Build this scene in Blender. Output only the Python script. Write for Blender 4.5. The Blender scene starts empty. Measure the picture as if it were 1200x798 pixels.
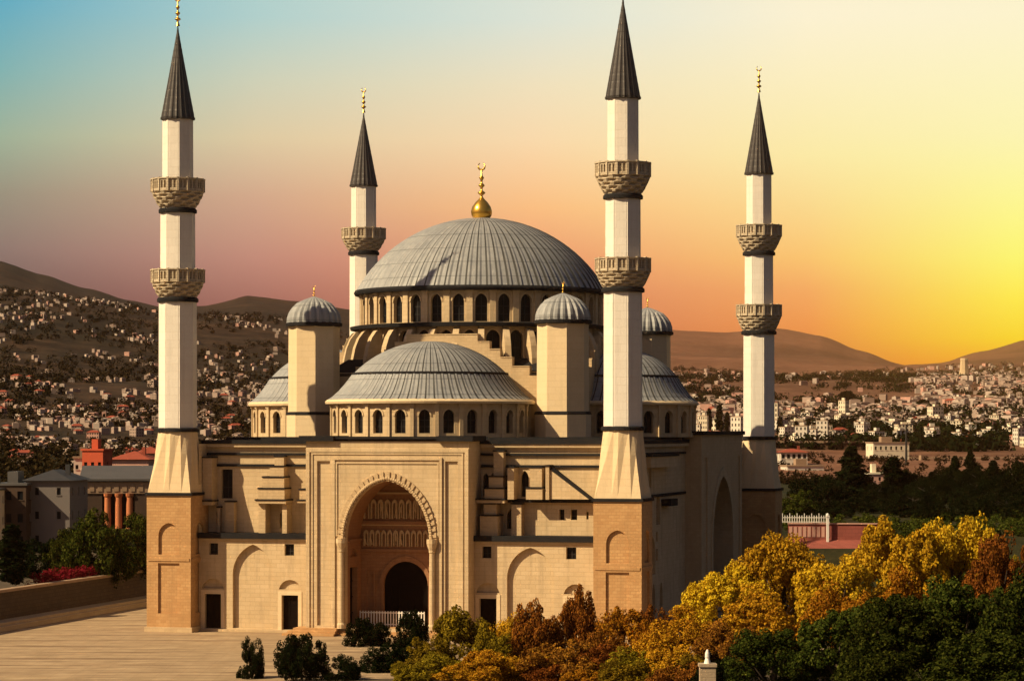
import bpy, math, random
import numpy as np
from mathutils import Vector, Matrix
from mathutils.geometry import tessellate_polygon

S = bpy.context.scene
COL = S.collection
R = math.radians
PI = math.pi

# ------------------------------------------------------------------ camera
F_PX = 3161.0                      # focal length in photo pixels (photo is 1200 wide)
EYE = 28.0
cam = bpy.data.cameras.new('camera')
cam.sensor_width = 36.0
cam.lens = F_PX / 1200.0 * 36.0
cam.shift_y = (505 - 399) / 1200.0
cam.clip_start = 1.0
cam.clip_end = 40000.0
camo = bpy.data.objects.new('camera', cam)
camo.location = (0, 0, EYE)
camo.rotation_euler = (R(90), 0, 0)
COL.objects.link(camo)
S.camera = camo

# ------------------------------------------------------------------ sun, sky, exposure
SUN_AZ = 65.0                      # degrees left of the direction towards the camera
SUN_EL = 39.0
_ce = math.cos(R(SUN_EL))
SUN_DIR = Vector((-math.sin(R(SUN_AZ)) * _ce, -math.cos(R(SUN_AZ)) * _ce, math.sin(R(SUN_EL))))
sl = bpy.data.lights.new('sun', 'SUN')
sl.energy = 5.0
sl.angle = R(0.5)
sl.color = (1.0, 0.79, 0.47)
so = bpy.data.objects.new('sun', sl)
so.rotation_euler = (-SUN_DIR).to_track_quat('-Z', 'Y').to_euler()
so.location = (-200, -100, 300)
COL.objects.link(so)

S.view_settings.view_transform = 'Standard'
S.view_settings.look = 'None'
EXPO = 0.5
S.view_settings.exposure = EXPO
S.view_settings.gamma = 1.0
S.view_settings.use_curve_mapping = False
S.cycles.max_bounces = 5
S.cycles.diffuse_bounces = 3
S.cycles.volume_bounces = 2
S.cycles.use_denoising = True

def lin(c):
    return tuple((v / 255 / 12.92 if v / 255 <= 0.04045 else ((v / 255 + 0.055) / 1.055) ** 2.4) for v in c)

W = bpy.data.worlds.new('World')
S.world = W
W.use_nodes = True
wt = W.node_tree
wn, wl = wt.nodes, wt.links
for n in list(wn):
    wn.remove(n)

def wmath(op, a, b=None, c=None, clamp=False):
    n = wn.new('ShaderNodeMath'); n.operation = op; n.use_clamp = clamp
    for i, v in enumerate((a, b, c)):
        if v is None: continue
        if isinstance(v, (int, float)): n.inputs[i].default_value = v
        else: wl.new(v, n.inputs[i])
    return n.outputs[0]

def wmix(f, a, b):
    n = wn.new('ShaderNodeMix'); n.data_type = 'RGBA'
    wl.new(f, n.inputs[0])
    for v, s in ((a, n.inputs[6]), (b, n.inputs[7])):
        wl.new(v, s)
    return n.outputs[2]

def wrange(v, a, b, smooth=False):
    n = wn.new('ShaderNodeMapRange'); n.clamp = True
    if smooth: n.interpolation_type = 'SMOOTHSTEP'
    wl.new(v, n.inputs[0]); n.inputs[1].default_value = a; n.inputs[2].default_value = b
    return n.outputs[0]

tc = wn.new('ShaderNodeTexCoord')
sx = wn.new('ShaderNodeSeparateXYZ')
wl.new(tc.outputs['Generated'], sx.inputs[0])
az = wmath('ARCTAN2', sx.outputs[0], sx.outputs[1])
el = wmath('ARCSINE', sx.outputs[2])
s_az = wmath('MULTIPLY_ADD', az, 1 / 0.376, 0.5)      # 0 at azimuth -10.8 deg, 1 at +10.8 deg
t_el = wmath('MULTIPLY', el, 1 / 0.1585)              # 0 at the horizon, 1 at 9.1 deg up

def ramp(stops):
    n = wn.new('ShaderNodeValToRGB')
    cr = n.color_ramp
    stops = sorted(((505 - y) / 505.0, c) for y, c in stops)
    while len(cr.elements) < len(stops):
        cr.elements.new(0.5)
    for e, (p, c) in zip(cr.elements, stops):
        e.position = max(0, min(1, p)); e.color = (c[0], c[1], c[2], 1)
    wl.new(t_el, n.inputs[0])
    return n.outputs[0]

# colours of the evening sky (scene-linear) at five bearings, from high up down to the horizon, as they are before the haze
#SKY_BEGIN
SKY = [
    (0.0, [(0, (0.1021, 0.429, 0.5922)), (90, (0.221, 0.4855, 0.4825)), (164, (0.3699, 0.4916, 0.3507)), (230, (0.3424, 0.3114, 0.2304)), (294, (0.2948, 0.2049, 0.1832)), (350, (0.1606, 0.0903, 0.0992)), (440, (0.0964, 0.0542, 0.0595))]),
    (0.25, [(22, (0.4393, 0.6714, 0.657)), (95, (0.649, 0.6923, 0.5275)), (162, (0.7918, 0.6636, 0.4122)), (230, (0.7088, 0.4409, 0.2942)), (302, (0.596, 0.2884, 0.2254)), (360, (0.3901, 0.1509, 0.1323)), (440, (0.2341, 0.0905, 0.0794))]),
    (0.52, [(24, (0.7295, 0.8193, 0.7276)), (100, (0.9069, 0.8159, 0.5616)), (164, (1.0084, 0.7684, 0.4596)), (242, (1.0472, 0.5864, 0.2534)), (310, (0.8958, 0.3317, 0.1757)), (380, (0.6724, 0.2046, 0.1221)), (440, (0.4034, 0.1228, 0.0733))]),
    (0.79, [(22, (1.0055, 0.948, 0.7029)), (182, (1.0121, 0.9159, 0.4355)), (245, (1.023, 0.7806, 0.3053)), (302, (1.0509, 0.6461, 0.1869)), (340, (1.0144, 0.4632, 0.1414)), (382, (1.0014, 0.3543, 0.0811)), (430, (0.8408, 0.2242, 0.0487))]),
    (0.99, [(24, (1.01, 0.96, 0.6707)), (162, (1.015, 0.9975, 0.5044)), (304, (1.0575, 1.1149, 0.1954)), (350, (1.1258, 1.0568, 0.0788)), (397, (1.1303, 0.8524, 0.0132)), (432, (1.1579, 0.4744, 0.006)), (460, (0.6947, 0.2846, 0.008))]),
]
#SKY_END
cols = [(s_, ramp(st)) for s_, st in SKY]
c = cols[0][1]
for (s0, _), (s1, cc) in zip(cols, cols[1:]):
    c = wmix(wrange(s_az, s0, s1), c, cc)
c = wmix(wrange(s_az, 1.0, 1.9, True), c, cols[2][1])
sky = wn.new('ShaderNodeTexSky')
sky.sky_type = 'NISHITA'
sky.sun_disc = False
sky.sun_elevation = R(SUN_EL)
sky.sun_rotation = math.atan2(SUN_DIR.x, SUN_DIR.y)
sky.air_density = 1.5
sky.dust_density = 3.0
sky.ozone_density = 1.0
dim = wn.new('ShaderNodeVectorMath'); dim.operation = 'MULTIPLY'
wl.new(sky.outputs[0], dim.inputs[0]); dim.inputs[1].default_value = (0.30, 0.25, 0.26)
gx = wn.new('ShaderNodeVectorMath'); gx.operation = 'SCALE'
wl.new(c, gx.inputs[0]); gx.inputs['Scale'].default_value = 10.0 / 2 ** EXPO
# the coloured part of the sky is the sunset side; all round and overhead it passes into the plain blue sky
away = wmath('MAXIMUM', wrange(t_el, 1.03, 2.4, True), wmath('MAXIMUM', wrange(s_az, 1.15, 2.2, True), wrange(s_az, -0.15, -1.2, True)))
fin = wmix(away, gx.outputs[0], dim.outputs[0])
bg = wn.new('ShaderNodeBackground')
bg.inputs['Strength'].default_value = 0.1
wl.new(fin, bg.inputs['Color'])
wo = wn.new('ShaderNodeOutputWorld')
wl.new(bg.outputs[0], wo.inputs['Surface'])

# ------------------------------------------------------------------ helpers
class MB:
    """collects faces and links them as ONE mesh object"""
    def __init__(self):
        self.v = []; self.f = []; self.m = []; self.s = []
    def vert(self, p):
        self.v.append((p[0], p[1], p[2])); return len(self.v) - 1
    def face(self, pts, m=0, s=False):
        i0 = len(self.v)
        self.v.extend((p[0], p[1], p[2]) for p in pts)
        self.f.append(tuple(range(i0, i0 + len(pts)))); self.m.append(m); self.s.append(s)
    def box(self, x0, x1, y0, y1, z0, z1, m=0):
        p = [(x0, y0, z0), (x1, y0, z0), (x1, y1, z0), (x0, y1, z0), (x0, y0, z1), (x1, y0, z1), (x1, y1, z1), (x0, y1, z1)]
        self.hexa(p, m)
    def hexa(self, p, m=0):
        i = len(self.v); self.v.extend(tuple(q) for q in p)
        for f in ((3, 2, 1, 0), (4, 5, 6, 7), (0, 1, 5, 4), (1, 2, 6, 5), (2, 3, 7, 6), (3, 0, 4, 7)):
            self.f.append(tuple(i + k for k in f)); self.m.append(m); self.s.append(False)
    def rings(self, rings, m=0, s=False, cap0=False, cap1=False, close=True):
        idx = [[self.vert(p) for p in r] for r in rings]
        n = len(idx[0])
        for a, b in zip(idx, idx[1:]):
            for k in range(n if close else n - 1):
                k2 = (k + 1) % n
                self.f.append((a[k], a[k2], b[k2], b[k])); self.m.append(m); self.s.append(s)
        if cap0: self.f.append(tuple(reversed(idx[0]))); self.m.append(m); self.s.append(False)
        if cap1: self.f.append(tuple(idx[-1])); self.m.append(m); self.s.append(False)
    def lathe(self, prof, n=24, c=(0, 0), a0=0.0, m=0, s=False, cap0=False, cap1=False, a1=None, rmod=None):
        full = a1 is None
        cnt = n if full else n + 1
        rr = []
        for j, (r, z) in enumerate(prof):
            ring = []
            for k in range(cnt):
                a = a0 + (2 * PI if full else (a1 - a0)) * k / n
                q = r * (rmod(j, k) if rmod else 1.0)
                ring.append((c[0] + q * math.cos(a), c[1] + q * math.sin(a), z))
            rr.append(ring)
        self.rings(rr, m, s, cap0, cap1, close=full)
    def tube(self, pts, radii, n=6, m=0, s=True):
        rr = []
        for i, p in enumerate(pts):
            p = Vector(p)
            d = (Vector(pts[min(i + 1, len(pts) - 1)]) - Vector(pts[max(i - 1, 0)])).normalized()
            a = d.orthogonal().normalized() if abs(d.z) > 0.99 else d.cross(Vector((0, 0, 1))).normalized()
            b = d.cross(a)
            rr.append([p + (a * math.cos(2 * PI * k / n) + b * math.sin(2 * PI * k / n)) * radii[i] for k in range(n)])
        self.rings(rr, m, s, True, True)
    def bar(self, p, q, w, h, m=0):
        p, q = Vector(p), Vector(q)
        d = (q - p).normalized()
        a = d.cross(Vector((0, 0, 1)))
        a = a.normalized() if a.length > 1e-3 else Vector((1, 0, 0))
        b = a.cross(d)
        a = a * w / 2; b = b * h / 2
        self.hexa([p - a - b, p + a - b, p + a + b, p - a + b, q - a - b, q + a - b, q + a + b, q - a + b], m)
    def mesh(self, name, mats):
        me = bpy.data.meshes.new(name)
        me.from_pydata(self.v, [], self.f)
        for m in (mats if isinstance(mats, (list, tuple)) else [mats]):
            me.materials.append(m)
        me.polygons.foreach_set('material_index', self.m)
        me.polygons.foreach_set('use_smooth', self.s)
        me.update()
        return me
    def build(self, name, mats, parent=None, loc=None, recalc=True):
        me = self.mesh(name, mats)
        if recalc:
            import bmesh
            bm = bmesh.new(); bm.from_mesh(me)
            bmesh.ops.remove_doubles(bm, verts=bm.verts, dist=0.0005)
            bmesh.ops.recalc_face_normals(bm, faces=bm.faces)
            bm.to_mesh(me); bm.free()
        o = bpy.data.objects.new(name, me)
        COL.objects.link(o)
        if parent: o.parent = parent
        if loc: o.location = loc
        return o

def tag(o, label, cat, group=None, kind=None):
    o['label'] = label; o['category'] = cat
    if group: o['group'] = group
    if kind: o['kind'] = kind
    return o

def empty(name, loc, rz=0.0):
    o = bpy.data.objects.new(name, None)
    o.empty_display_size = 1.0
    o.location = loc; o.rotation_euler = (0, 0, rz)
    COL.objects.link(o)
    return o

def obj(name, me, parent=None, loc=(0, 0, 0), rz=0.0, sc=None):
    o = bpy.data.objects.new(name, me)
    COL.objects.link(o)
    if parent: o.parent = parent
    o.location = loc; o.rotation_euler = (0, 0, rz)
    if sc: o.scale = sc if isinstance(sc, tuple) else (sc, sc, sc)
    return o

class Fr:
    """a wall frame: a runs along the wall, b is height, d is depth into the wall"""
    def __init__(self, o, u, n):
        self.o = Vector(o); self.u = Vector(u).normalized(); self.n = Vector(n).normalized()
    def p(self, a, b, d=0.0):
        return self.o + self.u * a + Vector((0, 0, b)) - self.n * d

def rect(a0, a1, b0, b1):
    return [(a0, b0), (a0, b1), (a1, b1), (a1, b0)]

def arch(c, hw, z0, zs, za, n=8):
    """pointed (or round) arch outline, bottom left over the top to bottom right"""
    h = za - zs
    d = max(0.0, (h * h - hw * hw) / (2 * hw))
    rad = hw + d
    amax = math.atan2(h, d) if d > 0 else PI / 2
    right = []
    for k in range(n + 1):
        t = amax * k / n
        right.append((c + rad * math.cos(t) - d, zs + (rad * math.sin(t) if d > 0 else h * math.sin(t))))
    left = [(2 * c - x, z) for x, z in right]
    pts = [(c - hw, z0)] if z0 < zs - 1e-4 else []
    pts += left + right[::-1][1:]
    if z0 < zs - 1e-4: pts.append((c + hw, z0))
    return pts

def segarch(c, hw, z0, h, n=8):
    rad = (hw * hw + h * h) / (2 * h)
    am = math.asin(min(1, hw / rad))
    return [(c + rad * math.sin(-am + 2 * am * k / n), z0 - (rad - h) + rad * math.cos(-am + 2 * am * k / n)) for k in range(n + 1)]

def wall(mb, fr, outer, holes=(), m=0, mr=None):
    """a flat wall with holes; holes = [(points, depth, back)] with real reveals, back True closes the recess in stone"""
    mr = m if mr is None else mr
    polys = [[fr.p(a, b) for a, b in outer]] + [[fr.p(a, b) for a, b in h[0]] for h in holes]
    flat = [p for q in polys for p in q]
    base = len(mb.v)
    mb.v.extend((p.x, p.y, p.z) for p in flat)
    for t in tessellate_polygon(polys):
        mb.f.append(tuple(base + i for i in t)); mb.m.append(m); mb.s.append(False)
    for pts, dep, back in holes:
        n = len(pts)
        for k in range(n):
            a, b = pts[k], pts[(k + 1) % n]
            mb.face([fr.p(*a), fr.p(*b), fr.p(*b, dep), fr.p(*a, dep)], mr)
        if back:
            mb.face([fr.p(*q, dep) for q in pts], m)

def slab(mb, fr, pts, d0, d1, m=0):
    """a solid of outline pts between depth d0 (front) and d1 (back)"""
    mb.face([fr.p(a, b, d0) for a, b in pts], m)
    mb.face([fr.p(a, b, d1) for a, b in reversed(pts)], m)
    n = len(pts)
    for k in range(n):
        a, b = pts[k], pts[(k + 1) % n]
        mb.face([fr.p(*a, d0), fr.p(*a, d1), fr.p(*b, d1), fr.p(*b, d0)], m)

def band(mb, fr, inner, outer, d0, d1, m=0, tooth=0.0):
    """a raised moulding between two outlines with the same count"""
    n = len(inner)
    for k in range(n - 1):
        dd = d0 + (tooth if k % 2 else 0.0)
        i0, i1, o0, o1 = inner[k], inner[k + 1], outer[k], outer[k + 1]
        mb.face([fr.p(*i0, dd), fr.p(*i1, dd), fr.p(*o1, dd), fr.p(*o0, dd)], m)
        mb.face([fr.p(*i0, dd), fr.p(*i0, d1), fr.p(*i1, d1), fr.p(*i1, dd)], m)
        mb.face([fr.p(*o0, dd), fr.p(*o1, dd), fr.p(*o1, d1), fr.p(*o0, d1)], m)
        mb.face([fr.p(*i0, dd), fr.p(*o0, dd), fr.p(*o0, d1), fr.p(*i0, d1)], m)
        mb.face([fr.p(*i1, dd), fr.p(*o1, dd), fr.p(*o1, d1), fr.p(*i1, d1)], m)

# ------------------------------------------------------------------ materials
class NT:
    def __init__(self, name):
        self.mat = bpy.data.materials.new(name); self.mat.use_nodes = True
        self.t = self.mat.node_tree; self.n = self.t.nodes; self.l = self.t.links
        for q in list(self.n): self.n.remove(q)
        self.out = self.n.new('ShaderNodeOutputMaterial')
    def new(self, k, **kw):
        q = self.n.new(k)
        for a, b in kw.items(): setattr(q, a, b)
        return q
    def math(self, op, a, b=None, c=None, clamp=False):
        q = self.new('ShaderNodeMath', operation=op, use_clamp=clamp)
        for i, v in enumerate((a, b, c)):
            if v is None: continue
            if isinstance(v, (int, float)): q.inputs[i].default_value = v
            else: self.l.new(v, q.inputs[i])
        return q.outputs[0]
    def co(self):
        return self.new('ShaderNodeTexCoord').outputs['Object']
    def noise(self, vec, scale, detail=4, rough=0.55):
        q = self.new('ShaderNodeTexNoise')
        q.inputs['Scale'].default_value = scale; q.inputs['Detail'].default_value = detail; q.inputs['Roughness'].default_value = rough
        self.l.new(vec, q.inputs['Vector'])
        return q.outputs['Fac']
    def map(self, vec, scale):
        q = self.new('ShaderNodeMapping'); q.inputs['Scale'].default_value = scale
        self.l.new(vec, q.inputs['Vector'])
        return q.outputs[0]
    def ramp(self, fac, stops):
        q = self.new('ShaderNodeValToRGB'); cr = q.color_ramp
        while len(cr.elements) < len(stops): cr.elements.new(0.5)
        for e, (p, c) in zip(cr.elements, stops):
            e.position = p; e.color = (*c, 1) if len(c) == 3 else c
        self.l.new(fac, q.inputs[0])
        return q.outputs[0]
    def mix(self, f, a, b, mode='MIX'):
        q = self.new('ShaderNodeMix', data_type='RGBA', blend_type=mode)
        for s, v in ((q.inputs[0], f), (q.inputs[6], a), (q.inputs[7], b)):
            if isinstance(v, (int, float)): s.default_value = v
            elif isinstance(v, tuple): s.default_value = (*v, 1)
            else: self.l.new(v, s)
        return q.outputs[2]
    def finish(self, col, rough=0.8, metal=0.0, bump=None, bstr=0.3, bdist=0.05, spec=0.3):
        p = self.new('ShaderNodeBsdfPrincipled')
        if isinstance(col, tuple): p.inputs['Base Color'].default_value = (*col, 1)
        else: self.l.new(col, p.inputs['Base Color'])
        if isinstance(rough, (int, float)): p.inputs['Roughness'].default_value = rough
        else: self.l.new(rough, p.inputs['Roughness'])
        p.inputs['Metallic'].default_value = metal
        p.inputs['Specular IOR Level'].default_value = spec
        if bump is not None:
            b = self.new('ShaderNodeBump'); b.inputs['Strength'].default_value = bstr; b.inputs['Distance'].default_value = bdist
            self.l.new(bump, b.inputs['Height']); self.l.new(b.outputs[0], p.inputs['Normal'])
        self.l.new(p.outputs[0], self.out.inputs['Surface'])
        return self.mat

def stone(name, c0, c1, mortar, bw=1.6, bh=0.6, contrast=1.0, grime=0.5, msize=0.02):
    t = NT(name)
    co = t.co()
    sep = t.new('ShaderNodeSeparateXYZ'); t.l.new(co, sep.inputs[0])
    cx = t.math('ADD', sep.outputs[0], t.math('MULTIPLY', sep.outputs[1], 1.0))
    cmb = t.new('ShaderNodeCombineXYZ'); t.l.new(cx, cmb.inputs[0]); t.l.new(sep.outputs[2], cmb.inputs[1])
    br = t.new('ShaderNodeTexBrick')
    br.inputs['Scale'].default_value = 1.0
    br.inputs['Brick Width'].default_value = bw; br.inputs['Row Height'].default_value = bh
    br.inputs['Mortar Size'].default_value = msize; br.inputs['Mortar Smooth'].default_value = 0.3
    br.inputs['Color1'].default_value = (*c0, 1); br.inputs['Color2'].default_value = (*c1, 1); br.inputs['Mortar'].default_value = (*mortar, 1)
    br.inputs['Bias'].default_value = 0.0
    t.l.new(cmb.outputs[0], br.inputs['Vector'])
    n1 = t.noise(co, 0.25, 5)
    col = t.mix(t.math('MULTIPLY', t.ramp(n1, [(0.35, (0, 0, 0)), (0.7, (1, 1, 1))]), 0.55 * contrast), br.outputs['Color'], tuple(v * 0.72 for v in c1), 'MIX')
    n2 = t.noise(t.map(co, (1.2, 1.2, 0.12)), 1.0, 5)          # rain streaks
    col = t.mix(t.math('MULTIPLY', t.ramp(n2, [(0.52, (0, 0, 0)), (0.75, (1, 1, 1))]), grime), col, tuple(v * f for v, f in zip(c0, (0.42, 0.40, 0.40))), 'MIX')
    n3 = t.noise(co, 4.0, 4)
    col = t.mix(0.35, col, t.mix(n3, tuple(v * 0.7 for v in c0), tuple(min(1, v * 1.2) for v in c1)), 'MIX')
    h = t.math('ADD', t.math('MULTIPLY', br.outputs['Fac'], -1.0), t.math('MULTIPLY', n3, 0.8))
    return t.finish(col, 0.85, 0, h, 0.5, 0.06)

def lead(name, c0, c1, rough=0.55, metal=0.35, course=2.2, streak=0.5, spec=0.35):
    t = NT(name)
    co = t.co()
    n1 = t.ramp(t.noise(co, 0.45, 7, 0.68), [(0.2, (0, 0, 0)), (0.78, (1, 1, 1))])
    n2 = t.noise(t.map(co, (1.5, 1.5, 0.3)), 1.0, 5)
    sep = t.new('ShaderNodeSeparateXYZ'); t.l.new(co, sep.inputs[0])
    fz = t.math('FRACT', t.math('MULTIPLY', sep.outputs[2], 1 / course))
    seam = t.math('LESS_THAN', fz, 0.06)
    col = t.mix(n1, c0, c1)
    col = t.mix(t.math('MULTIPLY', t.ramp(n2, [(0.5, (0, 0, 0)), (0.75, (1, 1, 1))]), streak), col, tuple(v * 1.6 for v in c1))
    col = t.mix(t.math('MULTIPLY', seam, 0.5), col, tuple(v * 0.4 for v in c0))
    h = t.math('ADD', t.math('MULTIPLY', seam, -0.6), n1)
    return t.finish(col, t.math('MULTIPLY_ADD', n2, 0.3, rough - 0.15), metal, h, 0.4, 0.05, spec)

def plain(name, c, rough=0.7, metal=0.0, var=0.3, scale=2.0, spec=0.3):
    t = NT(name)
    n = t.noise(t.co(), scale, 5)
    col = t.mix(n, tuple(v * (1 - var) for v in c), tuple(min(1, v * (1 + var)) for v in c))
    return t.finish(col, rough, metal, n, 0.2, 0.03, spec)

def leafmat(name, c0, c1, c2, trans=0.25, clump=0.35):
    t = NT(name)
    g = t.new('ShaderNodeNewGeometry')
    col = t.ramp(g.outputs['Random Per Island'], [(0.0, c0), (0.55, c1), (1.0, c2)])
    n = t.noise(t.co(), clump, 3)
    col = t.mix(t.math('MULTIPLY', t.ramp(n, [(0.38, (0, 0, 0)), (0.62, (1, 1, 1))]), 0.4), col, t.ramp(g.outputs['Random Per Island'], [(0.0, tuple(v * 0.6 for v in c0)), (1.0, tuple(v * 0.8 for v in c0))]))
    oi = t.new('ShaderNodeObjectInfo')
    hs = t.new('ShaderNodeHueSaturation')
    t.l.new(col, hs.inputs['Color'])
    t.l.new(t.math('MULTIPLY_ADD', oi.outputs['Random'], 0.5, 0.75), hs.inputs['Value'])
    t.l.new(t.math('MULTIPLY_ADD', oi.outputs['Random'], 0.03, 0.485), hs.inputs['Hue'])
    d = t.new('ShaderNodeBsdfDiffuse'); tr = t.new('ShaderNodeBsdfTranslucent'); mx = t.new('ShaderNodeMixShader')
    t.l.new(hs.outputs[0], d.inputs[0]); t.l.new(hs.outputs[0], tr.inputs[0])
    mx.inputs[0].default_value = trans
    t.l.new(d.outputs[0], mx.inputs[1]); t.l.new(tr.outputs[0], mx.inputs[2])
    t.l.new(mx.outputs[0], t.out.inputs['Surface'])
    return t.mat

M = {}
M['stone'] = stone('facade_stone', (0.64, 0.49, 0.31), (0.54, 0.40, 0.235), (0.40, 0.28, 0.16), 1.4, 0.6, 1.15, 0.75)
M['carved'] = stone('carved_stone', (0.58, 0.43, 0.26), (0.50, 0.36, 0.21), (0.42, 0.30, 0.17), 0.9, 0.45, 0.8, 0.45)
M['balcony'] = stone('grey_carved_stone', (0.62, 0.52, 0.38), (0.50, 0.41, 0.29), (0.26, 0.19, 0.12), 0.6, 0.35, 0.8, 0.6, 0.03)
M['brick'] = stone('honey_block_stone', (0.60, 0.37, 0.17), (0.44, 0.24, 0.10), (0.40, 0.22, 0.10), 0.75, 0.42, 1.4, 0.6, 0.03)
M['shaft'] = stone('pale_shaft_stone', (0.80, 0.74, 0.66), (0.75, 0.69, 0.61), (0.66, 0.55, 0.43), 2.2, 1.1, 0.6, 0.4, 0.012)
M['turret'] = stone('smooth_turret_stone', (0.72, 0.56, 0.36), (0.68, 0.52, 0.32), (0.58, 0.43, 0.26), 2.0, 0.9, 0.3, 0.2, 0.012)
M['lead'] = lead('dome_lead', (0.20, 0.21, 0.225), (0.33, 0.33, 0.33), 0.6, 0.1, 2.2, 0.3)
M['seam'] = lead('dome_rib_shade', (0.016, 0.017, 0.018), (0.03, 0.031, 0.033), 0.7, 0.0)  # near-black lead that stands for the shade of the dome rolls
M['roof'] = lead('dark_roof_lead', (0.012, 0.012, 0.014), (0.024, 0.024, 0.026), 0.9, 0.0, 50, 0.2, 0.06)
M['spire'] = lead('spire_lead', (0.032, 0.028, 0.028), (0.055, 0.048, 0.045), 0.5, 0.3, 1.1, 0.3)
M['gold'] = plain('gilded_copper', (0.85, 0.48, 0.08), 0.28, 0.9, 0.15, 1.5)
M['glass'] = plain('dark_window_glass', (0.008, 0.009, 0.011), 0.4, 0.0, 0.4, 0.6, 0.1)
M['darkwood'] = plain('dark_door_wood', (0.006, 0.004, 0.0035), 0.9, 0.0, 0.5, 1.5, 0.04)
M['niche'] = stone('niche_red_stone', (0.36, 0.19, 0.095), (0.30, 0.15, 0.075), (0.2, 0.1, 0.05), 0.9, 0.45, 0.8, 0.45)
M['iron'] = plain('window_iron', (0.03, 0.028, 0.028), 0.6, 0.3, 0.3, 2)
M['white'] = plain('white_paint', (0.78, 0.74, 0.68), 0.6, 0, 0.1, 1)
M['bark'] = plain('bark', (0.055, 0.038, 0.026), 0.95, 0, 0.5, 3)
# ------------------------------------------------------------------ the mosque
MROT = R(-15.4)
MC = Vector((-4.65, 412.1, 0.0))
mosque = empty('mosque', MC, MROT)
tag(mosque, 'large cream stone mosque with grey lead domes and a tall arched portal', 'mosque')

def mworld(u, v, z=0.0):
    return MC + Matrix.Rotation(MROT, 3, 'Z') @ Vector((u, v, z))

def front(v): return Fr((0, v, 0), (1, 0, 0), (0, -1, 0))
def right(u): return Fr((u, 0, 0), (0, 1, 0), (1, 0, 0))

def window(parent, fr, pts, depth, bars_v=1, bars_h=2, name='window'):
    mb = MB()
    mb.face([fr.p(*q, depth - 0.02) for q in pts], 0)
    a0 = min(q[0] for q in pts); a1 = max(q[0] for q in pts); b0 = min(q[1] for q in pts); b1 = max(q[1] for q in pts)
    for k in range(bars_v):
        a = a0 + (a1 - a0) * (k + 1) / (bars_v + 1)
        slab(mb, fr, rect(a - 0.05, a + 0.05, b0, b0 + (b1 - b0) * 0.93), depth - 0.12, depth - 0.03, 1)
    for k in range(bars_h):
        b = b0 + (b1 - b0) * (k + 1) / (bars_h + 1.6)
        slab(mb, fr, rect(a0 + 0.01, a1 - 0.01, b - 0.05, b + 0.05), depth - 0.11, depth - 0.025, 1)
    return mb.build(name, [M['glass'], M['iron']], parent)

def door(parent, fr, a0, a1, b0, b1, depth):
    mb = MB()
    slab(mb, fr, rect(a0, a1, b0, b1), depth - 0.06, depth, 0)
    n = 2
    for k in range(n):
        w = (a1 - a0) / n
        for j in range(3):
            h = (b1 - b0) / 3
            slab(mb, fr, rect(a0 + k * w + 0.15, a0 + (k + 1) * w - 0.15, b0 + j * h + 0.15, b0 + (j + 1) * h - 0.15), depth - 0.11, depth - 0.062, 0)
    return mb.build('door', M['darkwood'], parent)

V_LOW, V_UP, V_POR = -42.8, -39.5, -45.4
fl, fu, fp = front(V_LOW), front(V_UP), front(V_POR)

# plinth under everything
mb = MB()
mb.box(-29.4, 31.6, -43.6, 41.6, -0.8, 0.35)
mb.build('plinth', M['carved'], mosque)
mb = MB()
for k, (g, zt) in enumerate(((2.6, 0.0), (2.0, 0.33), (1.4, 0.66))):
    mb.box(-12.1 - g, -7.2, V_POR - g, V_POR + 2.0, -0.8, zt + 0.33)
    mb.box(6.5, 11.3 + g, V_POR - g, V_POR + 2.0, -0.8, zt + 0.33)
    mb.box(-7.2 + 0.004, 6.5 - 0.004, V_POR - g + 1.6, V_POR + 7.0, -0.8, zt + 0.30)
mb.build('portal_step', M['brick'], mosque)

# front lower storey, one wall each side of the portal
for a0, a1, d1, d2, w1, w2, bc, bh in ((-29.0, -12.1, (-28.4, -25.3), (-16.9, -13.9), (-27.4, -26.1), (-16.2, -14.8), -20.9, 3.0),
                                       (11.3, 29.0, (11.6 + 0.1, 14.7), (24.0, 27.0), (12.4, 13.7), (24.2, 25.6), 19.2, 3.3)):
    o_mb = MB()
    holes = []
    for d in (d1, d2):
        c = (d[0] + d[1]) / 2
        holes.append((rect(d[0] + 0.3, d[1] - 0.3, 0.4, 5.2), 0.7, False))
        holes.append((segarch(c, 1.65, 6.0, 1.35), 0.45, True))
    for w in (w1, w2):
        holes.append((rect(w[0], w[1], 10.7, 12.3), 0.6, False))
    holes.append((arch(bc, bh, 0.5, 8.0, 12.2, 9), 0.6, True))
    wall(o_mb, fl, rect(a0, a1, 0.35, 13.0), holes)
    lw = o_mb.build('lower_wall', M['stone'], mosque)
    for d in (d1, d2):
        door(lw, fl, d[0] + 0.3, d[1] - 0.3, 0.4, 5.2, 0.7)
        fb = MB()
        c = (d[0] + d[1]) / 2
        slab(fb, fl, rect(c - 1.75, c - 1.22, 0.36, 5.75), -0.08, 0.1)
        slab(fb, fl, rect(c + 1.22, c + 1.75, 0.36, 5.75), -0.08, 0.1)
        slab(fb, fl, rect(c - 1.218, c + 1.218, 5.21, 5.75), -0.078, 0.1)
        fb.build('door_frame', M['turret'], lw)
    for w in (w1, w2):
        window(lw, fl, rect(w[0], w[1], 10.7, 12.3), 0.6, 1, 1)
    mb = MB()
    slab(mb, fl, rect(a0 + 0.05, a1 - 0.02, 13.0, 13.75), -0.55, 3.3, 0)
    slab(mb, fl, rect(a0 + 0.06, a1 - 0.03, 12.72, 12.998), -0.25, 0.05, 1)
    mb.build('ledge', [M['roof'], M['stone']], mosque)

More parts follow.
